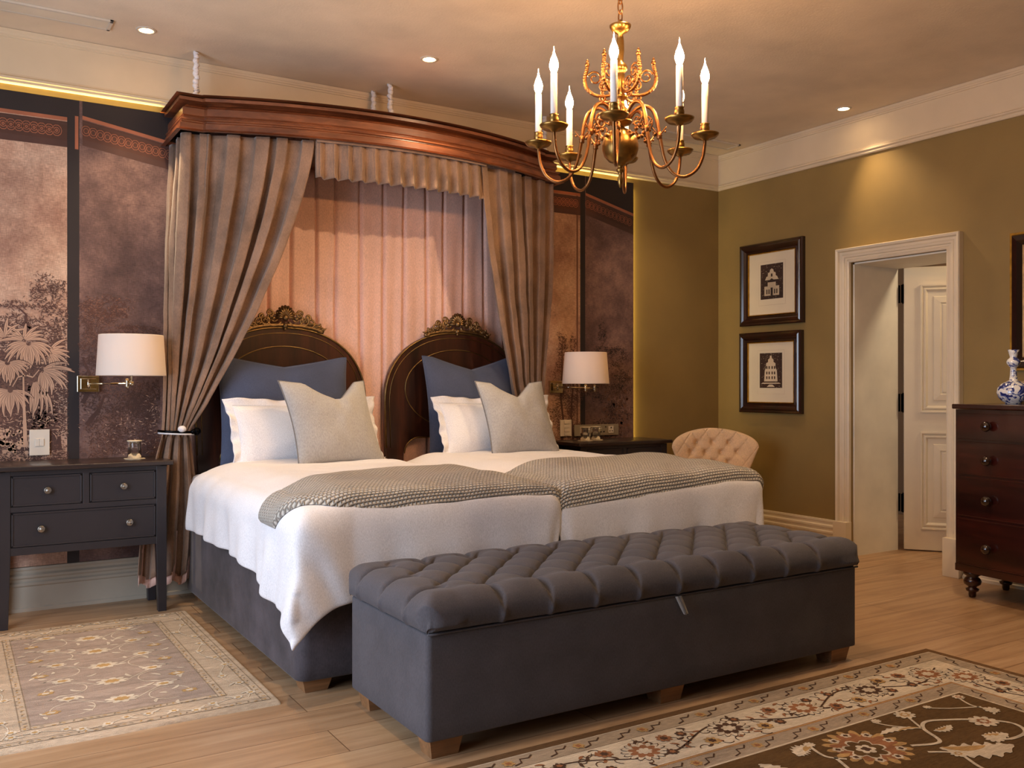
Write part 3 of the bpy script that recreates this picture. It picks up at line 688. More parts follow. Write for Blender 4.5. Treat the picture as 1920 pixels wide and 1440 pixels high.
# ------------------------------------------------------------------ pillows
def pillow(name,label,cat,grp,wd,hg,tk,Mx,mat,pull=.06,dip=0,dipw=.5,flange=0,piping=None,sag=.0,seed=0,dipx=0):
    def outline(u,v):   # u,v in -1..1
        x=u*wd/2*(1-pull*(1-v*v)); z=v*hg/2*(1-pull*(1-u*u))
        if v>0: z-=dip*max(0,v)**3*max(0,1-abs((u-dipx)/dipw))**1.0
        z-=sag*(1-u*u)*max(0,v)
        return x,z
    w=MB(); n=44
    def face(sgn):
        def f(a,b):
            u=math.sin(PI/2*(2*a-1)); v=math.sin(PI/2*(2*b-1))
            x,z=outline(u,v); e=max(0,(1-abs(u)**2.6)*(1-abs(v)**2.6)); t=tk/2*e**.55
            g=noise.noise(Vector((x*6+seed,z*6,sgn)))*.012*e+noise.noise(Vector((x*17+seed,z*13,sgn*2)))*.004*e
            if dip: t-=.02*e*max(0,v)*math.exp(-((u-dipx)/.12)**2)
            return Mx@Vector((x,-sgn*(t+g),z+hg/2))
        return f
    w.grid(face(1),n,n); w.grid(face(-1),n,n,flip=True)
    th=thing(name,label,cat,tuple(Mx@Vector((0,0,0))),grp)
    w.build('cushion_body' if not flange else 'pillow_body',mat,th)
    def edge(k,n2=200,d=0):
        s=k/n2*4; i=int(s)%4; t=(s-int(s))*2-1
        u,v=[(t,-1),(1,t),(-t,1),(-1,-t)][i]; return u,v
    if piping:
        pts=[]
        for k in range(200):
            u,v=edge(k); x,z=outline(u*.997,v*.997); pts.append(Mx@Vector((x,0,z+hg/2)))
        MB().tube(pts,.0045,6,closed=True).build('piping',piping,th)
    if flange:
        g=MB(); n2=200
        def ff(a,b):
            u,v=edge(int(round(a*n2))%n2); x,z=outline(u,v)
            cu=1+flange*b/(wd/2); cv=1+flange*b/(hg/2)
            X=x*cu; Z=z*cv; y=.014*math.sin(a*2*PI*9+seed)*b+.008*math.sin(a*2*PI*23)*b
            return Mx@Vector((X*(.985+.015*b),y,max(Z,-hg/2+.005)+hg/2))
        g.grid(ff,n2,5); g.build('flange',mat,th,solid=.004)
    return th
def place(x,y,z,rz,tilt,roll=0): return Matrix.Translation((x,y,z))@Matrix.Rotation(R(rz),4,'Z')@Matrix.Rotation(R(-tilt),4,'X')@Matrix.Rotation(R(roll),4,'Y')
G1='large blue pillows against the headboards'
pillow('blue_pillow','large slate blue square pillow leaning on the left headboard','pillow',G1,.78,.64,.17,place(1.675,5.16,.735,0,10,0),M['bluef'],.05,.05,.9,piping=M['bluef'],seed=1)
pillow('blue_pillow','large slate blue square pillow leaning on the right headboard','pillow',G1,.70,.66,.17,place(2.93,5.16,.735,0,10,0),M['bluef'],.06,.07,.8,piping=M['bluef'],seed=5)
G2='white pillows in the middle row'
pillow('white_pillow','white flanged pillow behind the grey cushion on the left bed','pillow',G2,.82,.345,.17,place(1.73,4.93,.765,4,22,0),M['white'],.05,0,flange=.045,seed=2)
pillow('white_pillow','white flanged pillow behind the grey cushion on the right bed','pillow',G2,.78,.345,.17,place(2.99,4.95,.765,0,22,0),M['white'],.05,0,flange=.045,seed=8)
G3='light grey cushions at the front'
pillow('grey_cushion','light grey piped cushion with dented top on the left bed','cushion',G3,.56,.50,.16,place(1.82,4.68,.765,14,24,0),M['greyf'],.09,.14,.62,piping=M['pipe'],seed=3,dipx=.12)
pillow('grey_cushion','light grey piped cushion with dented top on the right bed','cushion',G3,.50,.50,.16,place(3.0,4.68,.765,2,24,0),M['greyf'],.09,.12,.6,piping=M['pipe'],seed=6)
# ------------------------------------------------------------------ bench
def bench():
    x0,x1,y0,y1=1.285,3.365,2.59,3.235
    th=thing('ottoman_bench','long slate grey storage bench with deep buttoned lid at the foot of the beds','bench',((x0+x1)/2,(y0+y1)/2,0))
    rbox(x0,x1,y0,y1,.065,.408,.02,zr=.006).build('box_base',M['bench'],th)
    for x in (x0+.02,(x0+x1)/2-.06,x1-.14):
        for y in (y0+.02,y1-.12):
            w=MB(); a=.012; vs=[(x,y,.066),(x+.12,y,.066),(x+.12,y+.1,.066),(x,y+.1,.066),(x+a,y+a,0),(x+.12-a,y+a,0),(x+.12-a,y+.1-a,0),(x+a,y+.1-a,0)]
            w.add(vs,[(0,1,2,3),(4,7,6,5),(0,4,5,1),(1,5,6,2),(2,6,7,3),(3,7,4,0)]); w.build('foot',M['foot'],th)
    cx,cy=(x0+x1)/2,(y0+y1)/2; WX=(x1-x0)/2+.022; WY=(y1-y0)/2+.022; r=.075; ZS=.41; H=.124
    SX=(WX-.10)/10; SY=.10; arc=r*R(122)
    def prof(s):      # signed arc coordinate -> pos, drop
        def g(W):
            fl=W-r; a=abs(s)
            if a<=fl: return s,0
            t=(a-fl)/r; return math.copysign(fl+r*math.sin(t),s), r*(1-math.cos(t))
        return g
    def tuft(S,T):
        lx=9.4*SX; ly=2.25*SY
        A=(S/SX+T/SY)/2; B=(S/SX-T/SY)/2
        fa=abs(math.sin(PI*A)); fb=abs(math.sin(PI*B)); rr=math.hypot(fa,fb)
        dia=(fa*fb)**.30
        dia=.62*dia+.38*(1-math.exp(-(rr/.34)**2))
        cr=1-.16*math.exp(-(min(fa,fb)/.07)**2)
        f=dia*cr
        bx=min(1,max(0,(abs(S)-lx)/.04)); by=min(1,max(0,(abs(T)-ly)/.035))
        sy=abs(math.sin(PI*S/SX/2)); sidey=(1-.45*math.exp(-(sy/.16)**2))*(.75+.25*sy**.5)
        sx=abs(math.sin(PI*T/SY/2)); sidex=(1-.45*math.exp(-(sx/.16)**2))*(.75+.25*sx**.5)
        f=f*(1-by)+sidey*by
        f=f*(1-bx)+sidex*bx
        return f
    sl=WX-r+arc; tl=WY-r+arc
    def f(u,v):
        S=(2*u-1)*sl; T=(2*v-1)*tl
        x,dxx=prof(S)(WX); y,dyy=prof(T)(WY)
        drop=math.hypot(dxx,dyy)
        ex=abs(x)-(WX-r); ey=abs(y)-(WY-r)
        if ex>0 and ey>0:
            hy=math.hypot(ex,ey)
            if hy>r: x=math.copysign(WX-r+ex*r/hy,x); y=math.copysign(WY-r+ey*r/hy,y)
        t=tuft(S,T); am=.060
        k=max(0,1-drop/(H*1.0)); k2=k**.8
        z=ZS+H-drop - am*(1-t)*k2
        # bulging outline follows the biscuits at the side
        o_=.014*(t-1)*min(1,k*2.5)
        if dxx>.02: x+=math.copysign(o_*1.2,x)
        if dyy>.02: y+=math.copysign(o_*1.2,y)
        crown=.012*(1-(x-0)**2/WX**2)*(1-y**2/WY**2)
        return (cx+x,cy+y,max(ZS-.001,z+crown))
    w=MB(); w.grid(f,560,240); lid=w.build('tufted_lid',M['bench'],th)
    MB().box(x0+.01,x1-.01,y0+.01,y1-.01,.404,.425).build('lid_board',M['bench'],th)
    # buttons
    nb=0
    for j in range(-2,3):
        for i in range(-11,12):
            if (i+j)%2: continue
            S=i*SX; T=j*SY
            if abs(i)>9 or abs(j)>2: continue
            b=MB(); p=f((S/sl+1)/2,(T/tl+1)/2); b.lathe([(0,.006),(.007,.005),(.010,0),(.008,-.004)],(p[0],p[1],p[2]+.002),10); b.build('button',M['bench'],lid)
    MB().tube([(x0+(x1-x0)*i/40,y0-.003,.409) for i in range(41)],.004,6).build('seam_piping',M['bench'],th)
    # pull tab
    w=MB(); tx=2.31
    w.grid(lambda u,v:(tx+(.0+.018*v)+.03*math.sin(PI*u)*.9+.012*u,y0-.012-.012*math.sin(PI*u),.408-.068*math.sin(PI*u)),24,2)
    w.build('pull_tab',M['greyf'],th,solid=.004,label='light grey fabric loop')
bench()
# ------------------------------------------------------------------ nightstands
def nightstand():
    x0,x1,y0,y1=.205,.985,5.085,5.43; zt_=.80
    th=thing('nightstand','dark charcoal three drawer nightstand left of the beds','nightstand',((x0+x1)/2,(y0+y1)/2,0),'charcoal nightstands')
    w=rbox(x0-.03,x1+.03,y0-.03,y1+.012,zt_-.024,zt_,.006,zr=.004); w.build('table_top',M['ntop'],th)
    w=MB(); w.box(x0+.05,x1-.05,y0+.012,y1-.01,.36,zt_-.027); w.box(x0+.05,x1-.05,y0+.003,y0+.0125,.752,zt_-.026)
    w.box(x0+.05,x1-.05,y0+.003,y0+.0125,.572,.598); w.box(x0+.05,x1-.05,y0+.003,y0+.0125,.36,.398); w.box(.58,.61,y0+.003,y0+.0125,.597,.753); w.box(x0+.03,x1-.03,y0+.001,y1,zt_-.04,zt_-.0245)
    w.build('carcass',M['night'],th,bevel=.0015)
    for x in (x0,x1-.052):
        for y in (y0,y1-.052):
            l=MB(); tp=.010 ; a,b=(x,x+.052); c,d=(y,y+.052)
            ix=tp if x==x0 else 0; jx=tp if x!=x0 else 0
            vs=[(a,c,zt_-.028),(b,c,zt_-.028),(b,d,zt_-.028),(a,d,zt_-.028),(a,c,.36),(b,c,.36),(b,d,.36),(a,d,.36),(a+jx,c,0),(b-ix,c,0),(b-ix,d-tp,0),(a+jx,d-tp,0)]
            l.add(vs,[(0,1,2,3),(0,4,5,1),(1,5,6,2),(2,6,7,3),(3,7,4,0),(4,8,9,5),(5,9,10,6),(6,10,11,7),(7,11,8,4),(8,11,10,9)]); l.build('leg',M['night'],th,bevel=.002)
    for (a,b,c,d,kn) in ((x0+.056,.576,.602,.748,1),(.614,x1-.056,.602,.748,1),(x0+.056,x1-.056,.402,.568,2)):
        w=MB(); w.box(a,b,y0+.004,y0+.012,c,d)
        i0=.0;
        for s in ((a,b,c,c+.008),(a,b,d-.008,d),(a,a+.008,c,d),(b-.008,b,c,d)): w.box(s[0],s[1],y0-.001,y0+.005,s[2],s[3])
        dr=w.build('drawer',M['night'],th,bevel=.0012)
        ks=[((a+b)/2)] if kn==1 else [.39,.80]
        for kx in ks:
            k=MB(); RX=Matrix.Rotation(R(90),4,'X'); k.lathe([(.017,0),(.017,.003),(.008,.006),(.006,.014),(.016,.018),(.018,.023),(.014,.027),(.012,.025),(.008,.029),(.003,.028),(0,.031)],(kx,y0+.004,(c+d)/2),20,M=RX); k.build('knob',M['knob'],dr)
    return th
n1=nightstand(); l=n1.location; copy_tree(n1,(l.x+3.49,l.y,0),'dark charcoal nightstand right of the beds, next to the tufted chair')
# glasses
def tumbler(x,y,z,label,paper=True):
    th=thing('drinking_glass',label,'glass',(x,y,z),'drinking glasses')
    w=MB(); w.lathe([(0,.004),(.026,.004),(.030,.008),(.033,.088),(.0345,.09),(.036,.088),(.034,.0),(.026,.001),(0,.001)],(x,y,z+.002),32); w.build('glass_body',M['glass'],th)
    w=MB(); w.lathe([(0,.0),(.037,0),(.039,.002),(.037,.005),(0,.006)],(x,y,z+.0925),28); w.build('paper_lid',M['paper'],th,label='pale paper lid')
    return th
def coaster(x,y,z,label):
    w=MB(); n=16; w.prism([((.052+.005*(i%2))*math.cos(2*PI*i/n),(.052+.005*(i%2))*math.sin(2*PI*i/n)) for i in range(n)],lambda p,s:(x+p[0],y+p[1],z+.0005+.0015*s))
    tag(w.build('paper_coaster',M['paper']),label,'coaster','paper coasters')
coaster(.855,5.27,.80,'white scalloped coaster under the glass on the left nightstand'); tumbler(.855,5.27,.802,'drinking glass with paper lid on the left nightstand')
coaster(3.87,5.27,.80,'white coaster under the left glass on the right nightstand'); tumbler(3.87,5.27,.802,'drinking glass with paper lid on the right nightstand, nearer the bed')
coaster(3.985,5.30,.80,'white coaster under the right glass on the right nightstand'); tumbler(3.985,5.30,.802,'drinking glass with paper lid on the right nightstand, in front of the socket panel')
# switches and panel
def switch(x0,x1,z0,z1,label,nr):
    th=thing('switch_plate',label,'light switch',((x0+x1)/2,YM-.005,(z0+z1)/2),'switch plates')
    MB().box(x0,x1,YM-.013,YM-.0055,z0,z1).build('plate',M['plastic'],th,bevel=.002)
    cx,cz=(x0+x1)/2,(z0+z1)/2
    if nr==2:
        for i in (0,1): MB().box(cx-.022+.022*i,cx-.001+.022*i,YM-.019,YM-.0125,cz-.02,cz+.02).build('rocker',M['plastic'],th,bevel=.002)
    else:
        for i in range(4): MB().box(cx-.018,cx+.03,YM-.019,YM-.0125,cz-.055+.028*i,cz-.031+.028*i).build('rocker',M['plastic'],th,bevel=.002)
switch(.363,.459,.825,.962,'cream light switch plate above the left nightstand',2)
switch(3.775,3.875,.825,.945,'cream light switch plate with four rockers above the right nightstand',4)
def panel():
    x0,x1,z0,z1=3.90,4.31,.822,.905
    th=thing('socket_panel','long metal socket and audio panel above the right nightstand','socket panel',((x0+x1)/2,YM-.005,(z0+z1)/2))
    MB().box(x0,x1,YM-.014,YM-.0055,z0,z1).build('face_plate',M['alu'],th,bevel=.002)
    for cx in (x0+.075,x1-.075):
        s=MB(); s.box(cx-.024,cx+.024,YM-.018,YM-.0135,.838,.89); so=s.build('socket',M['plastic'],th,bevel=.002)
        h=MB(); h.box(cx-.004,cx+.004,YM-.0195,YM-.0175,.873,.884); h.box(cx-.016,cx-.007,YM-.0195,YM-.0175,.852,.857); h.box(cx+.007,cx+.016,YM-.0195,YM-.0175,.852,.857); h.build('socket_holes',M['black'],so)
    for i in range(6):
        b=MB(); b.lathe([(.005,0),(.005,.003),(0,.003)],(4.03+.028*i,YM-.0135,.85),10,M=Matrix.Rotation(R(90),4,'X')); b.build('jack',M['black'],th)
    for i in range(5):
        b=MB(); b.box(4.05+.022*i,4.062+.022*i,YM-.016,YM-.0135,.872,.880); b.build('jack_label',M['plastic'],th)
    b=MB(); b.lathe([(.004,0),(.004,.006),(0,.007)],(4.185,YM-.0135,.885),10,M=Matrix.Rotation(R(90),4,'X')); b.build('dial',M['black'],th)
panel()
# ------------------------------------------------------------------ wall lamps
def walllamp(label,px,pz,joints,sc_,rb,rt,z0,z1):
    th=thing('wall_lamp',label,'wall lamp',(px,YM-.005,pz),'swing arm wall lamps')
    w=MB(); w.box(px-.055,px+.055,YM-.03,YM-.005,pz-.045,pz+.045); w.box(px-.04,px+.04,YM-.045,YM-.03,pz-.03,pz+.03); w.build('back_plate',M['chrome'],th,bevel=.003)
    w=MB(); pts=[(px,YM-.04,pz)]+joints
    for a,b in zip(pts,pts[1:]):
        w.tube([a,b],.0055,10)
        w.lathe([(0,-.028),(.008,-.026),(.011,-.015),(.009,0),(.011,.015),(.008,.026),(0,.028)],b,14)
    w.lathe([(0,-.028),(.011,-.022),(.011,.022),(0,.028)],pts[0],14)
    w.build('swing_arm',M['chrome'],th)
    cx,cy=sc_; w=MB(); w.tube([(cx,cy,joints[-1][2]),(cx,cy,z0+.06)],.006,10); w.lathe([(.015,0),(.017,.01),(.015,.06),(.0,.06)],(cx,cy,z0+.04),16); w.sphere((cx,cy-.0,joints[-1][2]),.014,8); w.build('lamp_holder',M['chrome'],th)
    s=MB(); s.lathe([(rb,z0),(rb-.001,z0+.004),(rt+.001,z1-.004),(rt,z1)],(cx,cy,0),64); s.f=s.f[:-2]; s.m=s.m[:-2]; s.s=s.s[:-2]
    for k in range(3):
        a=2*PI*k/3; s.tube([(cx,cy,z0+.10),(cx+.9*rt*math.cos(a),cy+.9*rt*math.sin(a),z0+.10),(cx+(rb+(rt-rb)*.45)*math.cos(a),cy+(rb+(rt-rb)*.45)*math.sin(a),z0+.10)],.0015,5)
    s.build('lamp_shade',M['shade'],th,solid=.002,label='white tapered drum shade')
    b=MB(); b.sphere((cx,cy,z0+.135),.022,10,sz=1.3); b.build('bulb',M['lbulb'],th)
M['lbulb']=emit('lamp_bulb',(255,190,110),14)
walllamp('wall lamp with white drum shade over the left nightstand',.645,1.205,[(.80,5.15,1.207)],(.82,5.15),.172,.158,1.248,1.462)
walllamp('wall lamp with cream drum shade over the right nightstand',3.73,1.185,[(3.975,5.30,1.176),(3.80,5.17,1.176)],(3.80,5.17),.165,.146,1.208,1.427)
# ------------------------------------------------------------------ chair
def chair():
    th=thing('tufted_chair','small peach button backed chair in the corner behind the right bed','chair',(4.85,4.78,0))
    MT=Matrix.Translation((4.72,4.86,0))@Matrix.Rotation(R(-30),4,'Z')
    B=[(-.12,.78),(0,.785),(.12,.78),(-.165,.715),(-.055,.71),(.06,.71),(.175,.715),(-.11,.64),(0,.635),(.11,.64),(-.05,.565),(.06,.565),(-.16,.57),(.17,.57),(0,.49),(-.1,.49),(.1,.49)]
    def outline(z):       # half width by height
        t=(z-.40)/(.885-.40)
        if t<.72: return .19+.125*(t/.72)**1.1
        k=(t-.72)/.28; return .315*max(0,1-(k)**2.2)**.55
    def surf(sg):
        def f(a,b):
            z=.40+.485*math.sin(PI/2*b); hw=outline(z)
            u=2*a-1; x=hw*math.sin(PI/2*u)
            e=max(0,1-abs(math.sin(PI/2*u))**4)**.5*max(0,1-max(0,(b-.0))**14)**.5
            d=.045*e
            if sg>0:
                for bx,bz in B:
                    q=((x-bx)**2+(z-bz)**2); d-=.032*math.exp(-q/.0005)
                    d-=.004*math.exp(-q/.004)
                a1=(x/.055+(z-.785)/.0735)/2; b1=(x/.055-(z-.785)/.0735)/2
                cr=min(abs(math.sin(PI*a1)),abs(math.sin(PI*b1)))
                d-=.010*math.exp(-(cr/.10)**2)*e
            y=-sg*d+.10*(z-.4)+.9*x*x*-1
            return MT@Vector((x,y,z))
        return f
    w=MB(); w.grid(surf(1),90,90); w.grid(surf(-1),40,40,flip=True); bk=w.build('backrest',M['chairf'],th)
    for bx,bz in B:
        if abs(bx)<outline(bz)-.02:
            p=surf(1)((2/PI*math.asin(max(-1,min(1,bx/outline(bz))))+1)/2,2/PI*math.asin((bz-.4)/.485))
            MB().sphere(tuple(p),.008,6).build('button',M['chairf'],bk)
    s=MB()
    def seat(u,v):
        a=2*PI*u; prof=[(0,.43),(.18,.43),(.235,.415),(.25,.38),(.245,.30),(.235,.27),(0,.27)]
        t=v*6; i=min(5,int(t)); k=t-i; r_=prof[i][0]*(1-k)+prof[i+1][0]*k; z=prof[i][1]*(1-k)+prof[i+1][1]*k
        return MT@Vector((r_*math.cos(a),-.23+r_*math.sin(a),z))
    s.grid(seat,40,24,cu=True); s.build('seat',M['chairf'],th)
    for x in (-.15,.15):
        for y in (-.38,-.08):
            l=MB(); l.lathe([(.012,0),(.016,.05),(.02,.15),(.024,.27)],tuple(MT@Vector((x,y,0))),14); l.build('leg',M['head'],th)
chair()
# ------------------------------------------------------------------ pictures
def picture(y0,y1,z0,z1,label,kind):
    th=thing('framed_print',label,'framed picture',(XR-.005,(y0+y1)/2,(z0+z1)/2),'framed prints by the door')
    def ring(w,ins,m=0):
        for (i0,i1,d0,d1) in ins:
            vs=[(XR-.002-d,y,z) for (i,d) in ((i0,d0),(i1,d1)) for (y,z) in ((y1-i,z0+i),(y0+i,z0+i),(y0+i,z1-i),(y1-i,z1-i))]
            w.add(vs,[(j,(j+1)%4,4+(j+1)%4,4+j) for j in range(4)],m)
    f=MB(); ring(f,[(0,0,0,.03),(0,.008,.03,.038),(.008,.02,.038,.036),(.02,.03,.036,.042),(.03,.045,.042,.034),(.045,.06,.034,.018),(.06,.072,.018,.022),(.072,.076,.022,.016)]); f.build('frame',M['frame'],th)
    f=MB(); ring(f,[(.076,.077,.016,.02),(.077,.083,.02,.02),(.083,.084,.02,.008)]); f.build('gold_slip',M['gold'],th,label='thin gold inner edge')
    X=lambda d:XR-.002-d
    b=MB(); b.box(X(.009),X(.006),y0+.08,y1-.08,z0+.08,z1-.08); b.build('mat_board',M['paper'],th)
    cy,cz=(y0+y1)/2,(z0+z1)/2+.015; hw,hh=.112,.134
    p=MB(); p.add([(X(.0096),cy+hw+.02,cz-hh-.045),(X(.0096),cy-hw-.02,cz-hh-.045),(X(.0096),cy-hw-.02,cz+hh+.02),(X(.0096),cy+hw+.02,cz+hh+.02)],[(0,1,2,3)],1)
    p.add([(X(.0094),cy+hw+.022,cz-hh-.047),(X(.0094),cy-hw-.022,cz-hh-.047),(X(.0094),cy-hw-.022,cz+hh+.022),(X(.0094),cy+hw+.022,cz+hh+.022)],[(0,1,2,3)],2)
    p.add([(X(.010),cy+hw,cz-hh),(X(.010),cy-hw,cz-hh),(X(.010),cy-hw,cz+hh),(X(.010),cy+hw,cz+hh)],[(0,1,2,3)],0)
    def pg(pts,m=2,d=.0104): p.add([(X(d),cy-a*1.34,cz+b*1.2) for a,b in pts],[tuple(range(len(pts)))],m)
    if kind==0:
        pg([(-.055,-.09),(.055,-.09),(.055,-.03),(.03,-.03),(.03,.0),(-.03,0),(-.03,-.03),(-.055,-.03)])
        pg([(-.05,.01),(.05,.01),(.04,.03),(.03,.035),(.028,.055),(.015,.06),(.012,.075),(0,.082),(-.012,.075),(-.015,.06),(-.028,.055),(-.03,.035),(-.04,.03)])
        pg([(-.035,-.005),(.035,-.005),(0,.02)],0,.0107)
        for x in (-.04,-.024,.018,.034): pg([(x,-.08),(x+.008,-.08),(x+.008,-.05),(x,-.05)],0,.0107)
        pg([(-.008,-.09),(.008,-.09),(.008,-.04),(-.008,-.04)],0,.0107); pg([(-.006,.03),(.006,.03),(.006,.05),(-.006,.05)],0,.0107)
    else:
        pg([(-.05,-.07),(.05,-.07),(.045,0),(.035,.02),(.035,.045),(.02,.055),(.02,.07),(.008,.078),(.006,.095),(-.006,.095),(-.008,.078),(-.02,.07),(-.02,.055),(-.035,.045),(-.035,.02),(-.045,0)])
        for x in (-.034,-.016,.006,.024):
            for z in (-.055,-.025,.01): pg([(x,z),(x+.009,z),(x+.009,z+.018),(x,z+.018)],0,.0107)
        pg([(-.075,-.085),(.075,-.085),(.06,-.078),(-.06,-.078)]); pg([(-.03,-.105),(.03,-.105),(.012,-.09),(-.012,-.09)])
    rr=random.Random(kind)
    for _ in range(90):
        a=rr.uniform(-.078,.078); b_=rr.uniform(-.11,.11); L=rr.uniform(.002,.008); pg([(a,b_),(a+L,b_+.001),(a+L,b_+.002),(a,b_+.0015)],2,.0102)
    p.build('print',[M['ink'],M['paper'],M['inkl']],th)
picture(4.585,5.212,1.660,2.296,'upper dark framed gable print on the olive wall',0)
picture(4.598,5.218,.984,1.606,'lower dark framed church front print on the olive wall',1)
def painting():
    y1,y0,z0,z1=3.045,2.2,1.285,2.095
    th=thing('framed_painting','gold and black framed painting at the right edge, above the dresser','painting',(XR-.005,(y0+y1)/2,(z0+z1)/2))
    def ring(nm,ins,mt):
        w=MB()
        for (i0,i1,d0,d1) in ins:
            vs=[(XR-.002-d,y,z) for (i,d) in ((i0,d0),(i1,d1)) for (y,z) in ((y1-i,z0+i),(y0+i,z0+i),(y0+i,z1-i),(y1-i,z1-i))]
            w.add(vs,[(j,(j+1)%4,4+(j+1)%4,4+j) for j in range(4)])
        w.build(nm,mt,th)
    ring('gold_edge',[(0,0,0,.03),(0,.012,.03,.03)],M['gold']); ring('frame',[(.012,.02,.03,.045),(.02,.05,.045,.05),(.05,.075,.05,.03)],M['frame']); ring('inner_slip',[(.075,.09,.03,.026),(.09,.1,.026,.012)],M['gilt'])
    MB().box(XR-.014,XR-.008,y0+.09,y1-.09,z0+.09,z1-.09).build('canvas',M['canvas'],th)
painting()
# ------------------------------------------------------------------ dresser
def dresser():
    ya,yb=3.085,1.985; xb=5.325; fx=4.87; th=thing('chest_of_drawers','dark mahogany bow fronted chest of four long drawers on turned feet','chest of drawers',((xb+fx)/2,(ya+yb)/2,0))
    def fr(y,o=0): t=(ya-y)/(ya-yb); return fx-.055*math.sin(PI*min(1,max(0,t)))-o
    def slab(w,y0,y1,z0,z1,o0,o1,n=24):
        P=[(y0+(y1-y0)*i/n) for i in range(n+1)]
        poly=[(fr(y,o1),y) for y in P]+[(fr(y,o0),y) for y in P[::-1]]
        w.prism(poly,lambda p,s:(p[0],p[1],z1 if s else z0))
    w=MB(); n=24; P=[ya+(yb-ya)*i/n for i in range(n+1)]
    w.prism([(fr(y),y) for y in P]+[(xb,yb),(xb,ya)],lambda p,s:(p[0],p[1],1.062 if s else .15)); 
    slab(w,ya,yb,.15,.19,0,.006)
    w.build('carcass',M['dress'],th)
    w=MB(); w.prism([(fr(y,.022),ya+.012+(yb-.024-ya)*i/n) for i,y in enumerate(P)]+[(xb+.01,yb-.012),(xb+.01,ya+.012)],lambda p,s:(p[0],p[1],1.092 if s else 1.064)); w.build('top',M['dress'],th,bevel=.006,seg=3)
    for (z0,z1,kz) in ((.895,1.04,.972),(.70,.882,.785),(.465,.685,.566),(.195,.45,.303)):
        w=MB(); slab(w,ya-.02,yb+.02,z0,z1,-.001,.007); slab(w,ya-.02,yb+.02,z0,z0+.004,.006,.012); slab(w,ya-.02,yb+.02,z1-.004,z1,.006,.012)
        d=w.build('drawer',M['dress'],th,bevel=.001)
        for ky in (2.868,2.2):
            k=MB(); RY=Matrix.Rotation(R(-90),4,'Y'); k.lathe([(.012,0),(.010,.008),(.012,.014),(.024,.02),(.028,.03),(.024,.042),(.012,.05),(0,.052)],(fr(ky,.006),ky,kz),20,M=RY); k.build('knob',M['kb'],d)
    for (x,y) in ((4.925,3.02),(5.26,3.02),(4.925,2.05),(5.26,2.05)):
        f=MB(); f.lathe([(.016,0),(.02,.012),(.02,.03),(.032,.036),(.036,.048),(.022,.056),(.022,.06),(.044,.075),(.048,.092),(.04,.108),(.028,.118),(.046,.128),(.05,.138),(.046,.151)],(x,y,0),24); f.build('turned_foot',M['dress'],th)
M['kb']=wood('dark_turned_knob',(20,8,6),(50,18,12),.12,.8,'z',6)
dresser()
def vase():
    x,y=5.10,2.885; z=1.0925
    w=MB(); w.lathe([(0,0),(.042,0),(.044,.008),(.062,.018),(.08,.04),(.086,.065),(.08,.092),(.06,.114),(.034,.126),(.022,.134),(.018,.16),(.0165,.19),(.017,.205),(.024,.213),(.034,.226),(.036,.238),(.03,.25),(.02,.258),(.018,.264),(.024,.285),(.03,.305),(.026,.305),(.016,.27),(.012,.2),(0,.15)],(x,y,z),40)
    tag(w.build('porcelain_vase',M['porc']),'blue and white porcelain bottle vase with bulbed neck on the dresser','vase')
    c=MB(); MT=Matrix.Translation((5.20,2.985,1.0925))@Matrix.Rotation(R(-8),4,'Z'); c.box(0,.003,-.11,.0,0,.13,M=Matrix.Translation((0,0,0))@Matrix.Translation((5.2,2.992,1.0925))@Matrix.Rotation(R(8),4,'Y')); tag(c.build('note_card',M['paper']),'cream card standing behind the porcelain vase','card')
vase()
# ------------------------------------------------------------------ ceiling fittings
def vent(x0,x1,y0,y1,label):
    th=thing('ceiling_vent',label,'air vent',((x0+x1)/2,(y0+y1)/2,CZ),'ceiling vents'); z=CZ-.0005
    w=MB()
    for b in ((x0,x1,y0,y0+.018),(x0,x1,y1-.018,y1),(x0,x0+.018,y0,y1),(x1-.018,x1,y0,y1)): w.box(b[0],b[1],b[2],b[3],z-.012,z)
    w.build('frame',M['steelw'],th,bevel=.002); MB().box(x0+.017,x1-.017,y0+.017,y1-.017,z-.003,z).build('backing',M['dark'],th)
    n=6
    for i in range(n):
        yy=y0+.018+(y1-y0-.036)*(i+.5)/n; MB().box(x0+.018,x1-.018,-.0075,.0075,-.001,.001,M=Matrix.Translation((0,yy,z-.007))@Matrix.Rotation(R(-14),4,'X')).build('slat',M['grille'],th)
vent(-.62,.72,5.05,5.19,'long white slotted ceiling vent at the upper left'); vent(4.35,5.24,5.10,5.25,'long slotted ceiling vent in the corner behind the chandelier')
def downlight(x,y,label):
    th=thing('downlight',label,'downlight',(x,y,CZ),'recessed downlights'); z=CZ-.0005
    w=MB(); w.lathe([(.036,0),(.036,-.006),(.05,-.004),(.052,0)],(x,y,z),32); w.f=w.f[:-2]; w.m=w.m[:-2]; w.s=w.s[:-2]; w.build('rim',M['steelw'],th)
    w=MB(); w.lathe([(0,-.002),(.036,-.0015)],(x,y,z),32); w.f=w.f[:-1]; w.m=w.m[:-1]; w.s=w.s[:-1]; w.build('lens',M['dl'],th)
def spot(x,y,e,ang=60,tx=0,ty=0,c=(1,.72,.43),bl=1,r=.035):
    d=bpy.data.lights.new('spot','SPOT'); d.energy=e; d.spot_size=R(ang); d.spot_blend=bl; d.color=c; d.shadow_soft_size=r
    o=bpy.data.objects.new('downlight_or_fill_beam',d); COL.objects.link(o); o.location=(x,y,CZ-.012)
    v=Vector((tx,ty,-1)); o.rotation_euler=v.to_track_quat('-Z','Y').to_euler(); return o
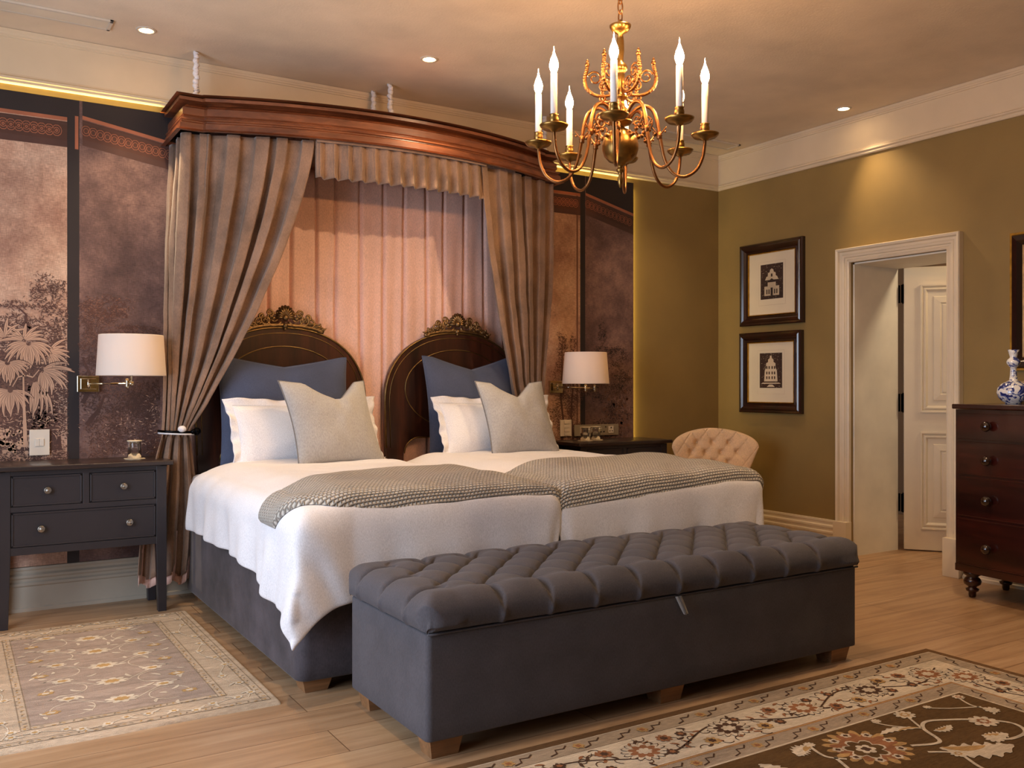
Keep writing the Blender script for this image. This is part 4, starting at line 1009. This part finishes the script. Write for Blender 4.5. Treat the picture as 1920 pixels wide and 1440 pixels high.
downlight(.885,5.10,'downlight in the ceiling left of the pelmet'); downlight(2.345,4.70,'downlight in the ceiling above the middle of the pelmet'); downlight(4.04,2.47,'downlight cut by the top edge of the picture, right of the chandelier'); downlight(5.15,4.07,'downlight in the ceiling near the door')
# ------------------------------------------------------------------ chandelier
def chandelier():
    cx=3.5*.5255+.4155*.8508; cy=3.5*.8508-.4155*.5255
    th=thing('chandelier','brass chandelier with eight electric candles hanging over the beds','chandelier',(cx,cy,CZ))
    V=lambda r,a,z:(cx+r*math.cos(a),cy+r*math.sin(a),z)
    w=MB(); prof=[(0,1.955),(.004,1.958),(.009,1.975),(.011,1.99),(.006,2.005),(.006,2.012),(.014,2.018),(.016,2.026),(.01,2.032),(.01,2.038),(.02,2.042),(.024,2.05),(.045,2.058),(.062,2.078),(.069,2.10),(.070,2.118),(.066,2.14),(.052,2.163),(.03,2.178),(.018,2.184),(.016,2.192),(.04,2.2),(.045,2.206),(.045,2.212),(.022,2.218),(.02,2.226),(.034,2.236),(.036,2.25),(.024,2.262),(.018,2.27),(.016,2.29),(.028,2.298),(.03,2.306),(.018,2.315),(.014,2.33),(.016,2.36),(.018,2.39),(.014,2.395),(.026,2.405),(.028,2.418),(.022,2.43),(.012,2.438),(.012,2.45),(.015,2.48),(.014,2.52),(.01,2.545),(.03,2.556),(.04,2.57),(.042,2.578),(.01,2.58),(.006,2.6),(0,2.6)]
    w.lathe(prof,(cx,cy,0),36); w.build('central_stem',M['brass'],th)
    # chain
    n=12; z=2.6
    for i in range(n):
        c=MB(); zz=2.612+i*.0375; pts=[]
        for k in range(20):
            a=2*PI*k/20; h=.011*math.cos(a); q=.026*math.sin(a)
            pts.append((cx+(h if i%2 else 0),cy+(0 if i%2 else h),zz+q))
        c.tube(pts,.0028,6,closed=True); c.build('chain_link',M['copper'],th)
    w=MB(); w.lathe([(0,CZ-.05),(.012,CZ-.045),(.02,CZ-.03),(.05,CZ-.012),(.055,CZ-.001),(0,CZ-.001)],(cx,cy,0),28); w.build('ceiling_rose',M['brass'],th)
    a_cam=math.atan2(-cy,-cx); RR=.318
    for k in range(8):
        a=a_cam+2*PI*k/8-R(4)
        ctrl=[(.03,2.222),(.05,2.262),(.085,2.285),(.125,2.27),(.145,2.22),(.158,2.15),(.175,2.075),(.205,2.025),(.25,2.008),(.295,2.03),(.32,2.075),(.328,2.12),(.33,2.142)]
        P=[Vector((c[0],c[1])) for c in ctrl]; pts=[]
        for i in range(len(P)-1):
            p0=P[max(i-1,0)];p1=P[i];p2=P[i+1];p3=P[min(i+2,len(P)-1)]
            for t in (0,.25,.5,.75):
                q=.5*((2*p1)+(-p0+p2)*t+(2*p0-5*p1+4*p2-p3)*t*t+(-p0+3*p1-3*p2+p3)*t**3); pts.append(V(q.x*RR/.33,a,q.y-.02))
        pts.append(V(RR,a,2.122))
        w=MB(); w.tube(pts,lambda t:.0062 if t>.45 else .0072,8)
        # collar with small curls, scroll at the hub
        w.lathe([(.007,-.014),(.011,-.01),(.009,-.004),(.012,0),(.009,.004),(.011,.01),(.007,.014)],V(.148,a,2.148),12)
        for s in (-1,1):
            w.tube([V(.148+s*(.006+.014*t+.012*math.sin(t*PI)),a,2.155+.022*math.sin(t*2.6)+.006*t) for t in [i/10 for i in range(11)]],lambda t:.003*(1-.3*t),6)
            w.sphere(V(.148+s*.022,a,2.163),.0045,5)
        sp=[]
        for i in range(24):
            t=i/23; r_=.034*(1-.75*t); b=R(150)-t*2*PI*1.35; sp.append(V(.095+r_*math.cos(b),a,2.195+r_*math.sin(b)))
        w.tube(sp,lambda t:.0045*(1-.4*t),6)
        for i in range(5):
            t=i/4; w.sphere(V(.05+.02*i,a,2.16-.012*math.sin(i*1.7)),.0085,5)
        arm=w.build('arm',M['copper'],th)
        w=MB(); b=V(RR,a,2.128); w.lathe([(0,-.008),(.012,-.006),(.016,0),(.042,.004),(.050,.012),(.053,.018),(.050,.0185),(.034,.012),(.012,.012),(.012,.018),(.017,.03),(.018,.04),(.015,.052),(.018,.056),(.013,.056),(0,.05)],b,28); w.build('drip_pan',M['brass'],arm)
        w=MB(); w.lathe([(0,.05),(.0125,.05),(.0125,.206),(.0105,.208),(0,.208)],b,20); cs=w.build('candle_sleeve',M['candle'],arm)
        w=MB(); w.lathe([(.008,.208),(.012,.216),(.0165,.230),(.0165,.240),(.012,.258),(.006,.272),(.0025,.284),(.0012,.298),(0,.306)],b,18); w.build('candle_bulb',M['bulb'],arm)
    # upper scrolls
    for k in range(6):
        a=a_cam+2*PI*k/6+R(32)
        w=MB(); c2=[(.015,2.335),(.035,2.315),(.065,2.308),(.10,2.315),(.128,2.34),(.136,2.375),(.130,2.405),(.126,2.425)]
        P=[Vector(c) for c in c2]; pts=[]
        for i in range(len(P)-1):
            p0=P[max(i-1,0)];p1=P[i];p2=P[i+1];p3=P[min(i+2,len(P)-1)]
            for t in (0,.33,.66):
                q=.5*((2*p1)+(-p0+p2)*t+(2*p0-5*p1+4*p2-p3)*t*t+(-p0+3*p1-3*p2+p3)*t**3); pts.append(V(q.x,a,q.y))
        w.tube(pts,lambda t:.0045+.0025*math.sin(t*PI),8)
        for i in range(10,21): 
            p=pts[min(i,len(pts)-1)]; w.sphere(p,.0078,5)
        w.sphere(V(.126,a,2.432),.0095,6); w.lathe([(.004,0),(.006,.008),(.0,.016)],V(.126,a,2.438),8)
        for (c,r0,d,a0) in (((.098,2.378),.028,1,20),((.06,2.345),.026,-1,200),((.07,2.30),.014,1,90)):
            w.tube([V(c[0]+r0*(1-.7*t)*math.cos(R(a0)+d*t*8.2),a,c[1]+r0*(1-.7*t)*math.sin(R(a0)+d*t*8.2)) for t in [i/22 for i in range(23)]],lambda t:.0042*(1-.3*t),6)
        w.build('upper_scroll',M['copper'],th)
chandelier()
# ------------------------------------------------------------------ rugs
def flower(w,cx,cy,r,mi,z,n=8,inner=None,rot=0,sq=1):
    pts=[]
    for i in range(n*4):
        a=2*PI*i/(n*4)+rot; rr=r*(.70+.30*abs(math.cos(n*(a-rot)/2))**.8); pts.append((cx+rr*math.cos(a),cy+rr*math.sin(a)*sq,z))
    w.add(pts,[tuple(range(len(pts)))],mi)
    if inner is not None: flower(w,cx,cy,r*.5,inner,z+.0003,max(4,n-2),None,rot+.3,sq)
def leafp(w,cx,cy,a,L,wd,mi,z,ser=False):
    up=[];dn=[];n=26 if ser else 8
    for i in range(n+1):
        t=i/n; ww=wd*math.sin(PI*t)**.7*(1+(.28*math.cos(t*PI*12) if ser else 0)); b=a+.5*t; x=cx+L*t*math.cos(b); y=cy+L*t*math.sin(b)
        up.append((x-ww*math.sin(b),y+ww*math.cos(b),z)); dn.append((x+ww*math.sin(b),y-ww*math.cos(b),z))
    w.add(up+dn[::-1],[tuple(range(len(up)*2))],mi)
def ribbon(w,pts,wd,mi,z):
    n=len(pts); vs=[]
    for i,p in enumerate(pts):
        a=pts[max(0,i-1)]; b=pts[min(n-1,i+1)]; dx,dy=b[0]-a[0],b[1]-a[1]; L=math.hypot(dx,dy) or 1
        vs+= [(p[0]-dy/L*wd/2,p[1]+dx/L*wd/2,z),(p[0]+dy/L*wd/2,p[1]-dx/L*wd/2,z)]
    w.add(vs,[(2*i,2*i+1,2*i+3,2*i+2) for i in range(n-1)],mi)
def rugmat(name,c,var=.1):
    t=NT(name); f=t.noise(5,5,t.map((.5,4,1)),.7); g=t.noise(320,3); v=t.noise(90,3,t.map((.4,2,1)))
    c0=t.ramp(f,[(.3,tuple(x*(1-var) for x in c)),(.7,tuple(min(255,x*(1+var)) for x in c))]); c0=t.mix(.45,c0,t.ramp(v,[(.3,(170,165,160)),(.7,(255,255,255))]),'MULTIPLY')
    t.set(Base_Color=c0,Roughness=.95,Sheen_Weight=0.0,Specular_IOR_Level=.1); t.bump(g,.6,.004); return t.mat
def rug_small():
    x0,x1,y0,y1=.045,1.068,3.372,5.0; z=.014; w=MB(); rr=random.Random(11)
    mats=[rugmat('rug_beige',(200,178,152)),rugmat('rug_mauve',(174,154,138)),rugmat('rug_ivory',(222,206,182)),rugmat('rug_ochre',(196,158,104)),rugmat('rug_taupe_line',(152,134,112))]
    n=60
    def f(u,v):
        x=x0+(x1-x0)*u; y=y0+(y1-y0)*v; e=min(u,1-u)*(x1-x0); e2=min(v,1-v)*(y1-y0); ee=min(e,e2); h=z*min(1,(ee/.012))**.5 if ee>0 else .0005
        return (x+.004*math.sin(y*9)*(1 if u in(0,1) else 0),y+.004*math.sin(x*11)*(1 if v in(0,1) else 0),h-.0005)
    us=[0,.004,.012]+[i/n for i in range(1,n)]+[.988,.996,1]; 
    w.grid(lambda a,b:f(us[int(round(a*(len(us)-1)))],us[int(round(b*(len(us)-1)))]),len(us)-1,len(us)-1,0)
    def rect(a,b,c,d,m,dz): w.add([(a,c,z+dz),(b,c,z+dz),(b,d,z+dz),(a,d,z+dz)],[(0,1,2,3)],m)
    B=.195; rect(x0+B,x1-B,y0+B,y1-B,1,.0003)
    for ins,wd in ((.035,.03),(B-.03,.03)):
        for (a,b,c,d) in ((x0+ins,x1-ins,y0+ins,y0+ins+wd),(x0+ins,x1-ins,y1-ins-wd,y1-ins),(x0+ins,x0+ins+wd,y0+ins,y1-ins),(x1-ins-wd,x1-ins,y0+ins,y1-ins)):
            hor=(b-a)>(d-c); L=(b-a) if hor else (d-c); eh=0 if hor else .00013
            rect(a,b,c,d,0,.0004+eh)
            for e in (0,1):
                if hor: rect(a,b,(c,d)[e]-.0018,(c,d)[e]+.0018,4,.0008+.00007*e)
                else: rect((a,b)[e]-.0018,(a,b)[e]+.0018,c,d,4,.00095+.00007*e)
            k=int(L/.022)
            for i in range(k):
                t=(i+.5)/k; px,py=(a+(b-a)*t,(c+d)/2) if hor else ((a+b)/2,c+(d-c)*t)
                leafp(w,px-.006,py-.006,rr.choice((.7,-.7,2.2)),.016,.0035,4 if i%2 else 3,z+.00115+rr.random()*.0003)
    # border vine
    for side in range(4):
        ins=.10; pts=[]
        L=(x1-x0) if side<2 else (y1-y0)
        for i in range(90):
            t=i/89; s=.028*math.sin(t*L*14)
            p={0:(x0+ins+(L-2*ins)*t,y0+ins+s),1:(x0+ins+(L-2*ins)*t,y1-ins+s),2:(x0+ins+s,y0+ins+(L-2*ins)*t),3:(x1-ins+s,y0+ins+(L-2*ins)*t)}[side]; pts.append(p)
        ribbon(w,pts,.004,2,z+.0010)
        for i in range(4,88,8):
            p=pts[i]; flower(w,p[0]+rr.uniform(-.015,.015),p[1]+rr.uniform(-.015,.015),.020,2,z+.0014,6,3,rr.random())
            leafp(w,p[0],p[1],rr.random()*6,.04,.006,2,z+.0012+rr.random()*.0002)
    fx0,fx1,fy0,fy1=x0+B,x1-B,y0+B,y1-B; cx=(fx0+fx1)/2
    for j in range(5):
        cy=fy0+.14+j*(fy1-fy0-.28)/4
        flower(w,cx,cy,.062,2,z+.0012,9,3,rr.random(),.75)
        for s in (-1,1):
            px=cx+s*.17; py=cy+.10
            ribbon(w,[(cx+s*(.05+.19*math.sin(t*2.3)),cy+.22*t-.02+.05*math.sin(t*5)) for t in [i/24 for i in range(25)]],.005,2,z+.0010)
            ribbon(w,[(cx+s*(.17+.075*math.cos(t*5)),cy-.02+.075*math.sin(t*5)) for t in [i/24 for i in range(25)]],.004,2,z+.0010)
            flower(w,px,py,.042,2,z+.0013,7,3,rr.random(),.7); flower(w,cx+s*.24,cy-.03,.032,3,z+.0013,6,2,rr.random(),.7)
            for q in range(6): leafp(w,cx+s*rr.uniform(.05,.28),cy+rr.uniform(-.13,.13),rr.random()*6.28,rr.uniform(.03,.06),.007,2,z+.0011+rr.random()*.0002)
    o=w.build('floor_rug',mats); tag(o,'pale beige and mauve floral rug beside the left bed','rug','floral rugs')
rug_small()
def rug_big():
    x0,x1,y0,y1=.55,3.745,.35,2.515; z=.012; w=MB(); rr=random.Random(21)
    mats=[rugmat('rug2_brown_edge',(112,84,56)),rugmat('rug2_grey_beige',(164,146,124)),rugmat('rug2_cream',(204,188,164)),rugmat('rug2_brown_field',(96,72,44)),rugmat('rug2_rust',(150,102,70)),rugmat('rug2_dark_line',(84,62,48)),rugmat('rug2_tan',(178,142,92))]
    w.box(x0,x1,y0,y1,.0005,z,0)
    def rect(i,m,dz): w.add([(x0+i,y0+i,z+dz),(x1-i,y0+i,z+dz),(x1-i,y1-i,z+dz),(x0+i,y1-i,z+dz)],[(0,1,2,3)],m)
    acc=[(.036,2),(.041,1),(.118,5),(.121,2),(.335,4),(.339,6),(.345,4),(.348,1),(.422,2),(.431,3)]
    for k,(i,m) in enumerate(acc): rect(i,m,.0002+.00012*k)
    zb=z+.0018
    # guard bands zigzag (far side + right side)
    def side(t,off,s):   # s=0 far side, 1 right side ; t distance from far right corner
        return (x1-t,y1-off) if s==0 else (x1-off,y1-t)
    for s,L in ((0,2.9),(1,1.9)):
        for off,wd in ((.080,.030),(.385,.032)):
            t=off+.05; i=0
            while t<L-off:
                P=[side(t,off-wd*.8,s),side(t+.02,off-wd*.2,s),side(t+.05,off-wd*.4,s),side(t+.06,off+wd*.5,s),side(t+.09,off+wd*.8,s)]
                ribbon(w,P,.006,5,zb)
                if i%2: p=side(t+.10,off,s); flower(w,p[0],p[1],.022,6,zb+.0002,6,4,rr.random())
                i+=1; t+=.135
        off=.228; t=off; pts=[]
        while t<L: pts.append(side(t,off+.055*math.sin((t-.3)*9.5),s)); t+=.02
        ribbon(w,pts,.007,5,zb)
        t=off+.10; i=0
        while t<L-.1:
            sg=1 if math.sin((t-.3)*9.5)>0 else -1
            if i%3==0:
                p=side(t,off-.0,s); q_=rr.random(); flower(w,p[0],p[1],.085,5,zb+.0001,16,None,q_,.85); flower(w,p[0],p[1],.080,2,zb+.0002,16,None,q_,.85); flower(w,p[0],p[1],.058,5 if i%2 else 4,zb+.0005,9,2,q_,.85)
            else:
                p=side(t,off-sg*.05,s); flower(w,p[0],p[1],.030,4 if i%2 else 6,zb+.0003,8,5,rr.random()); p=side(t+.05,off+sg*.05,s); flower(w,p[0],p[1],.022,5,zb+.0003,7,4,rr.random())
            for q in range(5):
                p=side(t+rr.uniform(-.07,.07),off+rr.uniform(-.085,.085),s); a=rr.random()*6.28
                ribbon(w,[(p[0]+.028*(k_/8)*math.cos(a+k_*.35),p[1]+.028*(k_/8)*math.sin(a+k_*.35)) for k_ in range(1,10)],.0035,5,zb+rr.random()*.0001)
                leafp(w,p[0],p[1],a,.035,.006,5 if q%2 else 4,zb)
            t+=.125; i+=1
    # field: big cream vines and palmettes
    fx1=x1-.434; fy1=y1-.434; used=[]
    def spl(P,n=8):
        P=[Vector(p) for p in P]; o_=[]
        for i in range(len(P)-1):
            a,b,c,d=P[max(i-1,0)],P[i],P[i+1],P[min(i+2,len(P)-1)]
            for k in range(n):
                t=k/n; o_.append(tuple(.5*((2*b)+(-a+c)*t+(2*a-5*b+4*c-d)*t*t+(-a+3*b-3*c+d)*t**3)))
        o_.append(tuple(P[-1])); return o_
    def palmette(a,b,r_):
        q_=rr.random(); flower(w,a,b,r_,6,zb,18,None,q_,.95); flower(w,a,b,r_*.84,4,zb+.0003,14,None,q_,.95)
        for k in range(9):
            t=k*2*PI/9; flower(w,a+r_*.72*math.cos(t),b+r_*.68*math.sin(t),r_*.13,2,zb+.0005,5,5,t)
        flower(w,a-.02,b-.01,r_*.52,2,zb+.0006,7,None,q_); flower(w,a-.02,b-.01,r_*.46,3,zb+.0008,7,None,q_); flower(w,a-.02,b-.01,r_*.24,2,zb+.001,6,5,q_)
    def motif(ox,oy,fx=1):
        T=lambda p:(ox+fx*(p[0]-2.56),oy+(p[1]-1.93))
        palmette(*T((2.56,1.93)),.15)
        for P,wd in (([(2.69,1.86),(2.80,1.83),(2.86,1.93),(2.93,1.965),(3.02,1.93),(3.10,1.88),(3.17,1.80),(3.13,1.73),(3.03,1.72),(2.98,1.75)],.014),([(2.857,1.935),(2.79,2.0),(2.76,2.06)],.008),([(2.86,1.94),(2.92,2.04)],.009),([(3.26,2.06),(3.22,1.98),(3.235,1.91),(3.20,1.88)],.009),([(3.235,1.95),(3.12,2.0),(3.05,2.05)],.008),([(2.69,1.80),(2.76,1.74),(2.72,1.62),(2.80,1.5)],.012),([(2.42,1.90),(2.38,1.95),(2.40,2.03)],.011),([(2.40,1.93),(2.33,1.80),(2.22,1.78),(2.12,1.88)],.012)):
            ribbon(w,spl([T(p) for p in P]),wd,2,zb+.0012)
        for p,a,L,wd in (((2.75,1.80),-.95,.26,.055),((2.85,1.94),2.45,.17,.016),((2.87,1.90),-.5,.10,.018),((2.40,2.03),3.0,.10,.03),((2.97,1.79),-.9,.10,.03),((2.2,1.78),-2.2,.16,.04),((2.1,1.9),2.0,.12,.03)):
            a=a if fx>0 else PI-a
            q=T(p); leafp(w,q[0],q[1],a,L,wd,2,zb+.0014,True); leafp(w,q[0]+.01,q[1],a,L*.6,wd*.35,6,zb+.0016)
        for p,r_,m in (((3.10,1.86),.055,4),((2.92,2.045),.042,6),((3.235,1.91),.032,2),((3.26,2.055),.026,4),((3.06,2.05),.018,2),((2.41,2.04),.022,2),((2.98,1.75),.035,2),((2.76,1.74),.03,6),((2.12,1.89),.045,4),((2.78,2.06),.02,2)):
            q=T(p); flower(w,q[0],q[1],r_,2,zb+.0017,9,m,rr.random(),.9); flower(w,q[0],q[1],r_*.25,2,zb+.0023,5)
    motif(2.56,1.93); motif(1.70,1.93,-1); motif(2.4,1.35,-1); motif(1.5,1.35)
    o=w.build('floor_rug',mats); tag(o,'large brown floral rug with cream border in front of the bench','rug','floral rugs')
rug_big()
# ------------------------------------------------------------------ lights
SP=[(.885,5.10,60,80,0,.03),(2.345,4.70,60,85,.0,.0),(5.15,4.07,34,75,.16,-.28),
    (.75,3.1,50,95,0,0),(4.04,2.47,70,100,0,0),(4.6,4.9,26,85,0,.05),(3.8,.5,20,90,0,0),(3.15,2.85,120,58,-.75,1.75),(2.3,2.55,45,100,0,.45)]  # fittingless beams on corner wall, floor, rug and bed foot are added fill
for a in SP: spot(a[0],a[1],a[2],a[3],a[4],a[5])
def area(name,loc,rot,sx,sy,e,c):
    d=bpy.data.lights.new(name,'AREA'); d.shape='RECTANGLE'; d.size=sx; d.size_y=sy; d.energy=e; d.color=c; o=bpy.data.objects.new(name,d); COL.objects.link(o); o.location=loc; o.rotation_euler=rot; return o
area('window_daylight',(XL-.02,(WY0+WY1)/2,(WZ0+WZ1)/2),(0,R(-90),0),WZ1-WZ0-.1,WY1-WY0-.1,80,(.72,.83,1))
area('mural_led_strip',(1.73,YB-.0075,2.70),(R(180),0,0),5.4,.008,14,(1,.76,.26))
area('mural_led_strip',(4.455,YB-.0075,1.5),(0,R(-90),0),2.4,.008,2.6,(1,.76,.26))
p=bpy.data.lights.new('hall_lamp','POINT'); p.energy=34; p.color=(1,.8,.55); p.shadow_soft_size=.12; o=bpy.data.objects.new('hall_lamp',p); COL.objects.link(o); o.location=(6.3,2.9,2.7)
wd=bpy.data.worlds.new('World'); sc.world=wd; wd.use_nodes=True; bg=wd.node_tree.nodes['Background']; bg.inputs[0].default_value=(.55,.68,1,1); bg.inputs[1].default_value=.6
# ------------------------------------------------------------------ camera
cd=bpy.data.cameras.new('Camera'); cam=bpy.data.objects.new('Camera',cd); COL.objects.link(cam); cam.location=(0,0,1.2); cam.rotation_euler=(R(90),0,R(-31.7))
cd.sensor_width=36; cd.lens=36*1710/1920; cd.shift_y=1.5/1920; cd.clip_start=.05; sc.camera=cam
sc.view_settings.view_transform='Standard'; sc.view_settings.look='None'; sc.view_settings.gamma=1; sc.view_settings.exposure=0.53
